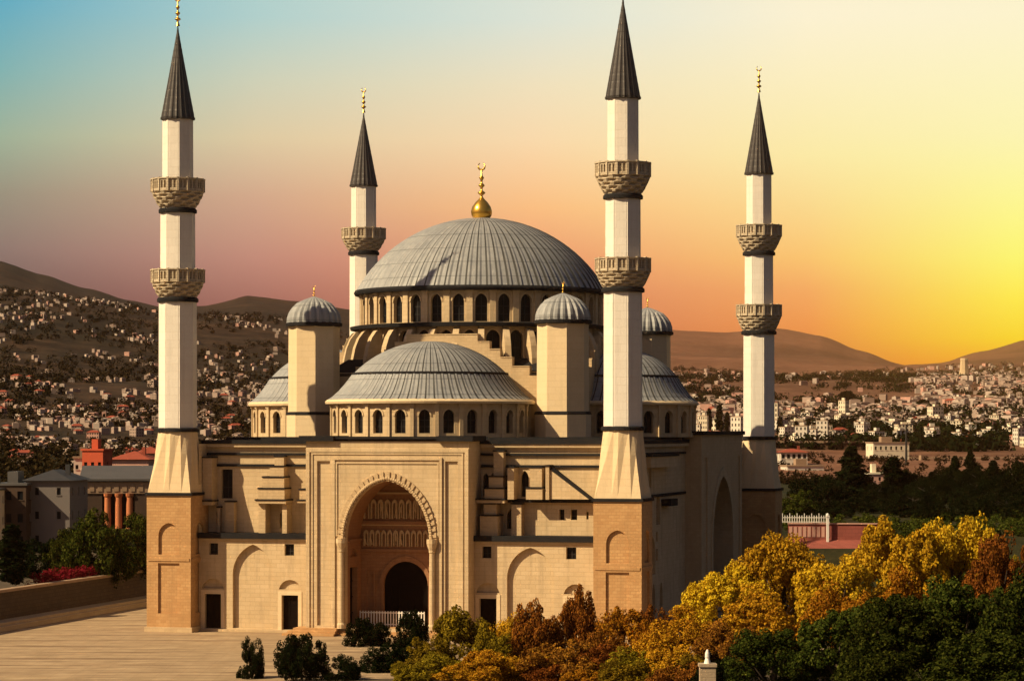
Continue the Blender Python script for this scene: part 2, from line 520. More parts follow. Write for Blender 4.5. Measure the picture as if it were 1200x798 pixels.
# front upper storey, set back
for a0, a1, wins in ((-29.0, -12.1, [rect(-26.9, -25.2, 18.5, 22.6), rect(-13.9, -13.1, 15.6, 17.6), arch(-17.6, 0.55, 14.4, 16.0, 16.9, 5), rect(-27.6, -26.9, 14.6, 16.6)]),
                     (11.3, 30.5, [arch(12.0, 0.4, 19.0, 21.5, 22.2, 4), arch(13.0, 0.4, 19.0, 21.5, 22.2, 4), rect(22.4, 23.1, 15.9, 17.3), rect(24.0, 24.9, 15.9, 17.3), rect(26.2, 26.5, 16.0, 17.0), arch(17.5, 0.55, 19.0, 21.6, 22.6, 5), rect(22.2, 23.2, 19.0, 21.4), arch(15.5, 0.5, 14.6, 16.4, 17.3, 4)])):
    mb = MB()
    wall(mb, fu, rect(a0, a1, 13.0, 26.2), [(w, 0.7, False) for w in wins])
    uw = mb.build('upper_wall', M['stone'], mosque)
    for w in wins: window(uw, fu, w, 0.7, 1 if max(q[0] for q in w) - min(q[0] for q in w) > 1 else 0, 1)
    mb = MB()
    slab(mb, fu, rect(a0, a1, 24.6, 24.95), -0.35, 0.02, 0)
    slab(mb, fu, rect(a0, a1, 25.75, 26.195), -0.6, 0.02, 1)
    slab(mb, fu, rect(a0 + 0.02, a1 - 0.02, 23.0, 23.35), -0.28, 0.02, 0)
    mb.build('cornice', [M['roof'], M['stone']], mosque)

def pier(stages, cap=0.2, extra=()):
    """a stepped wall pier: stages of (u0, u1, v_front, z0, z1) each under a dark lead cap"""
    mb = MB()
    for u0, u1, vf, z0, z1 in stages:
        mb.box(u0, u1, vf, V_UP + 0.01, z0, z1 - cap, 0)
        mb.box(u0 - 0.1, u1 + 0.1, vf - 0.12, V_UP + 0.012, z1 - cap, z1, 1)
    for e in extra: e(mb)
    return mb.build('buttress', [M['carved'], M['roof']], mosque)

pier([(-20.7, -16.2, -42.3, 17.9, 18.5), (-20.4, -16.5, -42.0, 18.5, 20.1), (-19.9, -16.7, -41.6, 20.1, 21.7), (-19.0, -16.9, -41.2, 21.7, 23.2), (-18.5, -17.1, -40.6, 23.2, 24.6)])
pier([(-20.5, -19.5, -41.6, 13.75, 17.9), (-17.0, -16.3, -41.6, 13.75, 17.9)], 0.02)
pier([(-14.6, -12.3, -42.0, 18.0, 18.5), (-14.4, -12.3, -41.7, 18.5, 20.0), (-13.6, -12.3, -41.2, 20.0, 23.4)])
pier([(-28.9, -27.4, -41.9, 17.6, 18.3), (-28.9, -27.5, -41.6, 18.3, 24.4)])
pier([(-25.9, -24.6, -40.5, 13.75, 18.2), (-27.2, -26.8, -40.3, 13.75, 17.4)])
pier([(11.9, 14.4, -42.2, 13.75, 16.6), (12.3, 14.1, -41.7, 16.6, 18.2)])
pier([(11.4, 15.4, -42.3, 18.2, 18.8), (12.5, 15.2, -42.0, 18.8, 20.3), (13.0, 15.0, -41.6, 20.3, 21.9), (13.5, 14.9, -41.0, 21.9, 25.4)])
pier([(15.7, 16.6, -41.8, 18.7, 23.2), (18.3, 20.6, -41.8, 18.7, 20.4), (18.7, 20.4, -41.3, 20.4, 23.2), (21.0, 21.5, -41.6, 18.7, 23.4)])
pier([(16.0, 17.4, -40.9, 13.75, 18.2)])
pier([(15.5, 29.0, -40.2, 18.2, 18.75)], 0.5)
# raking buttress that runs down to the right-hand minaret
mb = MB()
for v0, v1, dz, m in ((-41.3, -40.5, 0.0, 0), (-41.38, -40.42, 0.45, 1)):
    lo = 18.76 if m == 0 else None
    pts = [(21.6, 23.3), (27.6, 18.78), (27.0, 18.78), (21.6, 22.85)] if m == 1 else [(21.6, 18.76), (21.6, 22.7), (27.0, 18.76)]
    f = front(v0)
    slab(mb, f, pts, 0, v1 - v0, m)
mb.build('raking_buttress', [M['stone'], M['roof']], mosque)

# plain rear and left walls, right-hand side wall with its openings
mb = MB()
wall(mb, Fr((0, 41.0, 0), (1, 0, 0), (0, 1, 0)), rect(-29.0, 31.5, 0.35, 26.2))
wall(mb, Fr((-29.0, 0, 0), (0, 1, 0), (-1, 0, 0)), rect(-42.8, 41.0, 0.35, 26.2))
mb.build('rear_wall', M['stone'], mosque)
US = 31.5
fs = right(US)
sh = []
swin = []
for v in (-36.0, -31.0, -26.0, -21.0, -16.0):
    swin.append(arch(v, 1.0, 1.2, 4.4, 6.4, 5))
for v in (-33.5, -22.5): sh.append((arch(v, 2.6, 7.6, 10.5, 13.2, 6), 0.5, True))
for v in (-37.5, -34.0, -30.0, -26.0): swin.append(rect(v, v + 1.0, 15.6, 18.4))
swin.append(arch(-18.0, 1.3, 14.6, 17.6, 19.0, 5))
swin.append(rect(-24.0, -22.6, 20.0, 23.6))
swin.append(rect(-19.5, -18.3, 9.5, 11.2)); swin.append(rect(-19.5, -18.3, 12.2, 13.6))
for v in (37.4, 35.0): swin.append(rect(v, v + 1.2, 15.0, 19.2))
mb = MB()
sopen = arch(17.5, 8.3, 0.5, 11.0, 21.2, 12)
wall(mb, fs, rect(-39.6, 41.0, 0.35, 26.2), [(w, 0.6, False) for w in swin] + sh + [(sopen, 0.01, False)])
sw = mb.build('side_wall', M['stone'], mosque)
for w in swin: window(sw, fs, w, 0.6, 1, 2)
mb = MB()
slab(mb, fs, rect(-39.6, 0.4, 24.6, 24.95), -0.3, 0.02, 0)
slab(mb, fs, rect(-39.6, 41.0, 25.75, 26.19), -0.6, 0.02, 1)
slab(mb, fs, rect(-39.6, 0.4, 18.6, 19.0), -0.3, 0.02, 0)
slab(mb, fs, rect(-30.0, -12.0, 22.9, 24.4), -1.6, 0.02, 1)
slab(mb, fs, rect(-30.2, -11.8, 24.401, 24.7), -1.8, 0.02, 0)
slab(mb, fs, rect(-16.0, -11.0, 17.2, 18.2), -1.4, 0.02, 0)
slab(mb, fs, rect(-39.0, -37.0, 18.9, 21.4), -1.2, 0.02, 0)
mb.build('side_cornice', [M['roof'], M['stone']], mosque)
# side portal block
US2 = 34.0
fs2 = right(US2)
mb = MB()
sarch = arch(17.5, 8.2, 0.5, 11.0, 21.0, 12)
wall(mb, fs2, rect(1.0, 34.0, 0.3, 27.4), [(sarch, 8.0, False), (rect(2.6, 5.6, 1.0, 24.0), 0.25, True), (rect(29.4, 32.4, 1.0, 24.0), 0.25, True)])
mb.box(US - 0.3, US2 - 0.002, 1.0, 1.02, 0.3, 27.4); mb.box(US - 0.3, US2 - 0.002, 33.98, 34.0, 0.3, 27.4)
sp = mb.build('side_portal', M['carved'], mosque)
mb = MB()
mb.box(US - 0.4, US2 + 0.45, 0.6, 34.4, 27.4, 28.0)
mb.build('portal_cap', M['roof'], sp)
mb = MB()
band(mb, fs2, sarch, arch(17.5, 9.2, 0.5, 11.0, 22.4, 12), -0.18, 0.05)
mb.build('arch_moulding', M['stone'], sp)
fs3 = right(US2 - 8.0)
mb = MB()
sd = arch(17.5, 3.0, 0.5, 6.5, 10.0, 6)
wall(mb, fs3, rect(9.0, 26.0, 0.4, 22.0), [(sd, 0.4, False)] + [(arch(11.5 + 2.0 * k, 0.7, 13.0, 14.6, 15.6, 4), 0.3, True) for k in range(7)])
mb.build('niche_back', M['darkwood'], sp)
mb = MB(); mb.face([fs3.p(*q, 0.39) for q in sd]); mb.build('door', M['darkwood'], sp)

# roof over the hall
mb = MB()
mb.box(-29.6, 32.2, -40.3, 41.6, 26.2, 26.75)
mb.box(-27.0, 29.5, -37.5, 38.5, 26.75, 27.15)
mb.build('roof', M['roof'], mosque)

# the great portal
PC = -0.35
spring, hw = 13.1, 6.05
def oval(c, hw_, z0, zs, za, n):
    """full, slightly pointed arch"""
    h = za - zs
    r_ = [(c + hw_ * math.cos(PI / 2 * k / n) ** 0.92, zs + h * (0.90 * math.sin(PI / 2 * k / n) + 0.10 * (k / n) ** 2.2)) for k in range(n + 1)]
    r_[-1] = (c, za)
    return [(c - hw_, z0)] + [(2 * c - x, z) for x, z in r_] + r_[::-1][1:] + [(c + hw_, z0)]
por_arch = oval(PC, hw, 1.0, spring, 21.2, 30)
out_arch = oval(PC, hw + 1.05, 1.0, spring, 22.5, 30)
mb = MB()
wall(mb, fp, rect(-12.1, 11.3, 0.3, 26.6), [(por_arch, 1.0, False), (rect(-10.5, -8.6, 1.3, 23.9), 0.35, True), (rect(7.9, 9.7, 1.3, 23.9), 0.35, True)])
mb.box(-12.1, -12.08, V_POR + 0.002, V_UP, 0.3, 26.6); mb.box(11.28, 11.3, V_POR + 0.002, V_UP, 0.3, 26.6)
portal = mb.build('portal', M['stone'], mosque)
mb = MB()
band(mb, fp, por_arch[1:-1], out_arch[1:-1], -0.34, 0.05, 0, 0.16)
mb.build('arch_moulding', M['carved'], portal)
mb = MB()      # small cusps along the edge of the arch
ip = oval(PC, hw + 0.3, 1.0, spring, 21.55, 34)[1:-1]
for k in range(0, len(ip) - 1, 1):
    x, zz = ip[k]
    mb.lathe([(0.0, 0.24), (0.2, 0.14), (0.26, 0.0), (0.2, -0.14), (0.0, -0.24)], 6, (0, 0))
    for q in range(30): 
        p = mb.v[-30 + q]; mb.v[-30 + q] = (x + p[0], V_POR - 0.34 + p[1] * 0.8, zz + p[2])
mb.build('arch_beading', M['carved'], portal, recalc=False)
mb = MB()      # rectangular frames round the arch
def framing(a0, a1, b0, b1, w, d):
    slab(mb, fp, rect(a0, a0 + w, b0, b1), -d, 0.02); slab(mb, fp, rect(a1 - w, a1, b0, b1), -d, 0.02)
    slab(mb, fp, rect(a0 + w, a1 - w, b1 - w, b1), -d + 0.003, 0.02)
framing(-8.2, 7.5, 1.0, 24.4, 0.35, 0.22)
framing(-7.75, 7.05, 13.6, 23.75, 0.22, 0.14)
framing(-12.05, 11.25, 1.0, 25.6, 0.5, 0.20)
framing(-11.3, 10.5, 1.0, 25.0, 0.22, 0.12)
mb.build('frame_moulding', M['stone'], portal)
mb = MB()      # slender columns with capitals under the arch
for x in (PC - hw - 0.45, PC + hw + 0.45):
    mb = MB()
    mb.lathe([(0.62, 0.98), (0.62, 1.5), (0.42, 1.8), (0.38, 11.4), (0.46, 11.5), (0.46, 11.8), (0.62, 12.2), (0.78, 12.7), (0.78, 13.3)], 10, (x, V_POR - 0.32), s=False, cap1=True)
    mb.build('column', M['stone'], portal)
mb = MB()
mb.box(-12.9, -7.9, V_POR - 0.7, V_UP, 26.6, 27.35); mb.box(6.9, 12.0, V_POR - 0.7, V_UP, 26.6, 27.35)
mb.box(-7.898, 6.898, V_POR - 0.45, V_UP, 26.9, 27.25)
mb.build('portal_cap', M['roof'], portal)
# niche behind the arch
V_NB = -38.6
fnb = front(V_NB)
pd = arch(0.15, 3.25, 0.5, 6.6, 9.9, 8)
pd = [(x + (0.0), zz) for x, zz in pd]
mb = MB()
wall(mb, fnb, rect(-6.6, 5.9, 0.3, 22.2), [(pd, 0.5, False), (rect(-5.6, -4.6, 1.2, 8.6), 0.25, True), (rect(-4.3, -3.5, 1.2, 8.6), 0.25, True), (rect(3.9, 4.9, 1.2, 8.6), 0.25, True)])
# left and right cheeks and the vault
fc = Fr((PC - hw, 0, 0), (0, 1, 0), (1, 0, 0))
side_hole = rect(-43.4, -40.2, 0.6, 9.2)
wall(mb, fc, rect(V_POR + 1.0, V_NB, 0.3, spring), [(side_hole, 0.8, False), (segarch(-41.8, 1.6, 9.6, 2.2), 0.4, True)])
wall(mb, Fr((PC + hw, 0, 0), (0, 1, 0), (-1, 0, 0)), rect(V_POR + 1.0, V_NB, 0.3, spring))
va = por_arch[1:-1]
for k in range(len(va) - 1):
    a, b = va[k], va[k + 1]
    mb.face([(a[0], V_POR + 1.0, a[1]), (b[0], V_POR + 1.0, b[1]), (b[0], V_NB, b[1]), (a[0], V_NB, a[1])])
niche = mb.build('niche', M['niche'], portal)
mb = MB(); mb.face([fnb.p(*q, 0.48) for q in pd], 0)
for k in range(1, 6):
    a = 0.15 - 3.25 + 6.5 * k / 6
    slab(mb, fnb, rect(a - 0.06, a + 0.06, 0.5, 6.6), 0.40, 0.47, 0)
mb.build('door', M['darkwood'], niche)
mb = MB(); mb.face([fc.p(*q, 0.78) for q in side_hole], 0)
for k in range(1, 4): slab(mb, fc, rect(-43.4, -40.2, 0.6 + 2.2 * k - 0.06, 0.6 + 2.2 * k + 0.06), 0.66, 0.77, 0)
mb.build('side_door', M['darkwood'], niche)
mb = MB()
band(mb, fnb, pd[1:-1], arch(0.15, 3.8, 0.5, 6.6, 10.7, 8)[1:-1], -0.15, 0.02)
slab(mb, fnb, rect(-6.35, 5.6, 11.2, 11.6), -0.3, 0.02)
slab(mb, fnb, rect(-6.35, 5.6, 15.0, 15.5), -0.4, 0.02)
slab(mb, fc, rect(V_POR + 1.1, V_NB - 0.35, 12.75, 13.1), -0.3, 0.02)
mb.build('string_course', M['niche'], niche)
mb = MB()      # two carved relief bands on the rear of the niche
rng = random.Random(4)
for (z0, z1, n, w) in ((11.9, 14.8, 13, 0.36), (15.7, 19.2, 11, 0.42)):
    for k in range(n):
        x = -6.0 + (k + 0.5) * 11.3 / n
        if z1 > 16 and abs(x - PC) > 5.2: continue
        h = z1 - z0
        a = arch(x, w, z0 + 0.1, z0 + h * 0.62, z0 + h * 0.62 + w * 1.6, 4)
        ai = arch(x, w * 0.55, z0 + 0.1, z0 + h * 0.55, z0 + h * 0.55 + w, 4)
        band(mb, fnb, ai, a, -0.38, 0.02)
        if rng.random() < 0.7:
            mb.tube([(x, V_NB - 0.2, z0 + 0.3), (x + rng.uniform(-.3, .3), V_NB - 0.35, z0 + h * 0.4), (x + rng.uniform(-.2, .2), V_NB - 0.3, z0 + h * 0.75)], [0.12, 0.2, 0.1], 5, 0, False)
    slab(mb, fnb, rect(-6.3, 5.55, z1 + 0.05, z1 + 0.3), -0.25, 0.02)
mb.build('carved_band', M['carved'], niche)
# raised square under the main dome, with stepped gables
mb = MB()
mb.box(-18.6, 18.6, -19.6, 19.6, 27.1, 36.6)
blk = mb.build('dome_block', M['stone'], mosque)
steps = [(18.9, 36.2), (13.2, 37.4), (10.6, 38.7), (8.8, 39.9), (7.2, 41.0), (5.4, 42.1)]
def gable(fr, d):
    mb = MB()
    prev = 18.9
    z_prev = 27.2
    for i, (w, zt) in enumerate(steps):
        slab(mb, fr, rect(-w, w, z_prev, zt - 0.15), 0, d, 0)
        nxt = steps[i + 1][0] if i + 1 < len(steps) else 0
        for sgn in (-1, 1):
            a0, a1 = (nxt, w) if sgn > 0 else (-w, -nxt)
            slab(mb, fr, rect(a0, a1, zt - 0.15, zt), -0.08, d + 0.05, 1 if i == 0 else 0)
        z_prev = zt - 0.15 if i == len(steps) - 1 else zt - 0.15
        z_prev = zt - 0.15
    # keep every upper step from sharing a face with the cap of the one below
    return mb.build('stepped_gable', [M['carved'], M['roof']], mosque)
gable(front(-20.9), 1.2)
gable(right(19.9), 1.2)
gable(Fr((-19.9, 0, 0), (0, 1, 0), (-1, 0, 0)), 1.2)
mb = MB()
mb.rings([[(-18.8, -19.8, 36.3), (18.8, -19.8, 36.3), (18.8, 19.8, 36.3), (-18.8, 19.8, 36.3)], [(-16.0, -16.0, 38.6), (16.0, -16.0, 38.6), (16.0, 16.0, 38.6), (-16.0, 16.0, 38.6)]], 0, False, True, True)
mb.build('block_roof', M['roof'], blk)

def drum(name, c, rad, n, z0, z1, ow, oz0, ozs, oza, parent, a_off=0.0, mat=None, pil=0.28, face_range=None, deep=0.7):
    """a many-sided drum, one arched window in each side, pilasters at its angles"""
    mb = MB()
    half = rad * math.tan(PI / n)
    wins = []
    for k in range(n):
        a = a_off + 2 * PI * k / n
        nrm = Vector((math.cos(a), math.sin(a), 0)); u = Vector((-math.sin(a), math.cos(a), 0))
        fr = Fr((c[0] + nrm.x * rad, c[1] + nrm.y * rad, 0), u, nrm)
        pts = arch(0, ow / 2, oz0, ozs, oza, 5)
        wall(mb, fr, rect(-half, half, z0, z1), [(pts, deep, False)])
        band(mb, fr, pts[1:-1], arch(0, ow / 2 + 0.22, oz0, ozs, oza + 0.25, 5)[1:-1], -0.12, 0.02)
        cr = rad / math.cos(PI / n)
        a2 = a + PI / n
        nx, ny = math.cos(a2), math.sin(a2)
        f2 = Fr((c[0] + nx * cr, c[1] + ny * cr, 0), (-ny, nx, 0), (nx, ny, 0))
        slab(mb, f2, rect(-pil, pil, z0, z1 - 0.35), -0.22, 0.2)
        slab(mb, f2, rect(-pil - 0.12, pil + 0.12, z1 - 0.349, z1 - 0.002), -0.34, 0.2)
        vis = (nrm.y * math.cos(MROT) + nrm.x * math.sin(MROT)) < 0.02
        wins.append((fr, pts, vis))
    d = mb.build(name, mat or M['stone'], parent)
    rest = MB()
    for fr, pts, vis in wins:
        if vis: window(d, fr, pts, deep, 1, 2)
        else: rest.face([fr.p(*q, deep - 0.02) for q in pts])
    if rest.v: rest.build('rear_glazing', M['glass'], d)
    return d

def ribbed(name, c, prof, ribs, parent, mat, h=0.012, seg=5):
    mb = MB()
    n = ribs * seg
    mb.lathe(prof, n, c, 0, 0, False, rmod=lambda j, k: 1.0 + (h if k % seg in (0, 1) else 0.0))
    # the rolls stand proud, and their shade is painted dark along one flank
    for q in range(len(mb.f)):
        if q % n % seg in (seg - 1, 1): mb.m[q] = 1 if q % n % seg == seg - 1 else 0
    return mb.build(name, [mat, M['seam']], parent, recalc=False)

def cap_prof(r, z0, h, n=14, pw=1.0):
    """spherical cap of base radius r and rise h"""
    rad = (r * r + h * h) / (2 * h)
    zc = z0 + h - rad
    am = math.acos((rad - h) / rad) if rad >= h else PI / 2
    return [(max(0.02, rad * math.sin(am * (1 - k / n))), zc + rad * math.cos(am * (1 - k / n))) for k in range(n + 1)]

# lower stage of the main drum with its curved buttresses
low = drum('drum_base', (0, 0), 18.7, 34, 36.5, 43.3, 2.0, 37.0, 41.6, 42.8, mosque, PI / 34, M['carved'], 0.2)
for k in range(34):
    a = 2 * PI * k / 34
    if math.sin(a + MROT) > 0.25: continue
    nx, ny = math.cos(a), math.sin(a)
    f = Fr((0, 0, 0), (nx, ny, 0), (-ny, nx, 0))
    prof = [(18.6, 36.5), (21.7, 36.5), (21.6, 38.6), (21.2, 40.4), (20.6, 41.8), (19.8, 42.8), (18.8, 43.2)]
    mb = MB(); slab(mb, f, prof, -0.45, 0.45)
    mb.build('drum_buttress', M['stone'], low)
mb = MB()
mb.lathe([(18.6, 43.28), (20.0, 43.28), (20.1, 43.75), (19.2, 43.9), (18.5, 43.92)], 56)
mb.build('drum_ledge', M['roof'], low)
main = drum('drum', (0, 0), 18.3, 34, 43.8, 48.6, 1.75, 44.0, 47.0, 48.1, mosque, 0.0, M['stone'], 0.45)
mb = MB()
mb.lathe([(18.3, 48.55), (19.35, 48.6), (19.5, 48.95), (19.3, 49.3), (18.4, 49.35)], 84)
mb.build('cornice', M['roof'], main)
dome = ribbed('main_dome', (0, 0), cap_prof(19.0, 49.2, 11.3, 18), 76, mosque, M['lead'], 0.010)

def crescent(mb, c, z, r, t):
    pts = []
    for k in range(11):
        a = R(-60 - 25) + R(290) * k / 10 - R(0)
        a = R(120) + R(300) * k / 10
        pts.append((c[0] + r * math.cos(a), c[1], z + r + r * math.sin(a)))
    rad = [t * (0.35 + 0.65 * math.sin(PI * k / 10)) for k in range(11)]
    mb.tube(pts, rad, 6, 0, True)

def finial(name, parent, c, z, s, bulb=True, mat=None):
    mb = MB()
    pr = []
    if bulb: pr += [(1.15, 0.0), (1.55, 0.6), (1.65, 1.2), (1.45, 1.9), (0.95, 2.6), (0.45, 3.1), (0.22, 3.4)]
    else: pr += [(0.45, -0.3), (0.32, 0.1), (0.2, 0.4)]
    z0 = pr[-1][1]
    for k, rb in enumerate((0.62, 0.5, 0.4)):
        q = z0 + k * 1.15
        pr += [(0.17, q + 0.25), (rb * 0.8, q + 0.5), (rb, q + 0.62), (rb * 0.75, q + 0.8), (0.15, q + 1.0)]
    pr += [(0.13, z0 + 4.2), (0.03, z0 + 4.3)]
    mb.lathe([(r * s, z + q * s) for r, q in pr], 14, c, 0, 0, True)
    crescent(mb, c, z + (z0 + 4.15) * s, 0.55 * s, 0.16 * s)
    return mb.build(name, mat or M['gold'], parent, recalc=False)
finial('finial', dome, (0, 0), 60.3, 1.0)

def half_dome(c, k, n, a_off, ribs):
    """semi-dome on its windowed drum: a sloping skirt, then a cap"""
    dr = drum('half_dome_drum', c, 14.1 * k, n, 27.1, 31.8, 1.55, 27.7, 30.1, 31.0, mosque, a_off, M['stone'], 0.26)
    mb = MB()
    mb.lathe([(14.1 * k, 31.75), (15.0 * k, 31.85), (15.1 * k, 32.15), (14.8 * k, 32.45), (14.3 * k, 32.5)], n * 2, c)
    mb.build('eave', M['turret'], dr)
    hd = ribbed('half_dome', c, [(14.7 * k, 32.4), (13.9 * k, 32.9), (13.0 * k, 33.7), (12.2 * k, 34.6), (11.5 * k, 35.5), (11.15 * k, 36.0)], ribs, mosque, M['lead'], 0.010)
    mb = MB()
    mb.lathe([(11.1 * k, 35.9), (11.25 * k, 36.0), (11.2 * k, 36.3), (10.6 * k, 36.35)], 72, c)
    mb.build('dome_ring', M['roof'], hd)
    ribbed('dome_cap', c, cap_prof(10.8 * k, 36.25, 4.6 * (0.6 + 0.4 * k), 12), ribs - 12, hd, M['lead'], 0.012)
    return hd
half_dome((0.0, -26.6), 1.0, 26, PI / 26, 72)
half_dome((-24.0, 0.0), 0.87, 22, 0.0, 64)
half_dome((21.5, 0.0), 0.80, 20, 0.0, 60)

def turret(u, v):
    mb = MB()
    mb.lathe([(4.05, 27.1), (4.05, 30.4), (3.78, 30.7), (3.72, 43.1), (3.95, 43.3)], 8, (u, v), R(22.5))
    t = mb.build('turret', M['turret'], mosque)
    mb = MB()
    mb.lathe([(4.12, 30.35), (4.15, 30.45), (4.0, 30.75), (3.77, 30.8)], 8, (u, v), R(22.5))
    mb.build('string_course', M['roof'], t)
    mb = MB()
    mb.lathe([(3.7, 43.2), (4.12, 43.3), (4.16, 43.7), (3.9, 43.85), (3.5, 43.86)], 24, (u, v))
    mb.build('turret_ring', M['roof'], t)
    pr = [(3.8, 43.8), (3.75, 44.5), (3.5, 45.3), (3.05, 46.0), (2.4, 46.7), (1.4, 47.2), (0.5, 47.55), (0.03, 47.7)]
    mb = MB()
    mb.lathe(pr, 66, (u, v), rmod=lambda j, k: (0.97, 1.06, 1.04)[k % 3] if j < 7 else 1.0)
    mb.build('turret_dome', M['lead'], t, recalc=False)
    finial('finial', t, (u, v), 47.5, 0.32, False)
    return t
turret(-18.9, -23.0); turret(18.7, -23.0); turret(20.6, 24.0); turret(-18.9, 24.0)

# white balustrade across the mouth of the portal niche
rail = empty('railing', mworld(-1.3, -40.6, 0.95), MROT)
tag(rail, 'low white railing standing in the arched niche of the great portal', 'railing')
mb = MB()
mb.box(-4.6, 4.8, -0.06, 0.06, 0.25, 0.37); mb.box(-4.6, 4.8, -0.07, 0.07, 1.85, 2.0)
mb.build('rail', M['white'], rail)
mb = MB()
for k in range(24):
    x = -4.55 + 9.3 * k / 23
    mb.box(x - 0.07, x + 0.07, -0.05, 0.05, -0.02, 0.249 if False else 2.15)
mb.build('baluster', M['white'], rail)

# ------------------------------------------------------------------ minarets
def sq_ring(h, z, n=24):
    out = []
    for k in range(n):
        a = 2 * PI * k / n
        c, s = math.cos(a), math.sin(a)
        q = h / max(abs(c), abs(s))
        out.append((c * q, s * q, z))
    return out

def balcony(root, z0, z1, r_sh, r_out=3.85):
    """stalactite corbel from the shaft out to a pierced parapet"""
    h = z1 - z0
    par = 1.75
    mb = MB()
    tiers = 5
    n = 40
    pr = [(r_sh + 0.02, z0 + 0.35)]
    rr = []
    for t in range(tiers):
        zt = z0 + 0.35 + (h - par - 0.35) * t / tiers; zt1 = z0 + 0.35 + (h - par - 0.35) * (t + 1) / tiers
        ra = r_sh + 0.05 + (r_out - 0.1 - r_sh) * ((t + 0.75) / tiers) ** 0.75
        rp = r_sh + 0.02 + (r_out - 0.1 - r_sh) * (t / tiers) ** 0.75
        for zz, rb, amp in ((zt, rp, 0.05), (zt + (zt1 - zt) * 0.5, ra * 0.97, 0.42), (zt1 - 0.04, ra, 0.30), (zt1, ra - 0.05, 0.0)):
            ring = []
            for k in range(n):
                a = 2 * PI * k / n
                up = ((k + 2 * (t % 2)) % 4) in (0, 1)
                q = rb - (amp if not up else 0)
                ring.append((q * math.cos(a), q * math.sin(a), zz))
            rr.append(ring)
    mb.rings(rr, 0, False, False, True)
    b = mb.build('balcony', M['balcony'], root)
    mb = MB()
    zb = z1 - par
    for k in range(16):
        a = 2 * PI * (k + 0.5) / 16
        nx, ny = math.cos(a), math.sin(a)
        ap = (r_out - 0.15) * math.cos(PI / 16)
        f = Fr((nx * ap, ny * ap, 0), (-ny, nx, 0), (nx, ny, 0))
        hw_ = ap * math.tan(PI / 16)
        wall(mb, f, rect(-hw_, hw_, zb, z1), [(rect(-0.42, -0.1, zb + 0.35, z1 - 0.35), 0.22, True), (rect(0.1, 0.42, zb + 0.35, z1 - 0.35), 0.22, True)])
        f2 = Fr((nx * (ap - 0.3), ny * (ap - 0.3), 0), (-ny, nx, 0), (-nx, -ny, 0))
        wall(mb, f2, rect(-hw_, hw_, zb, z1))
        a2 = a + PI / 16
        nx, ny = math.cos(a2), math.sin(a2)
        f3 = Fr((nx * (r_out - 0.15), ny * (r_out - 0.15), 0), (-ny, nx, 0), (nx, ny, 0))
        slab(mb, f3, rect(-0.14, 0.14, zb - 0.05, z1 + 0.12), -0.12, 0.35)
    mb.lathe([(r_out - 0.5, z1 - 0.02), (r_out - 0.5, z1 + 0.02), (r_out + 0.02, z1 + 0.04), (r_out + 0.02, z1 - 0.1), (r_out - 0.2, z1 - 0.12)], 16, (0, 0))
    mb.build('parapet', M['balcony'], b)
    mb = MB()
    mb.lathe([(r_sh - 0.05, z0 - 0.35), (r_sh + 0.28, z0 - 0.3), (r_sh + 0.3, z0 + 0.1), (r_sh + 0.1, z0 + 0.34), (r_sh - 0.05, z0 + 0.36)], 28)
    mb.build('collar', M['roof'], b)
    return b

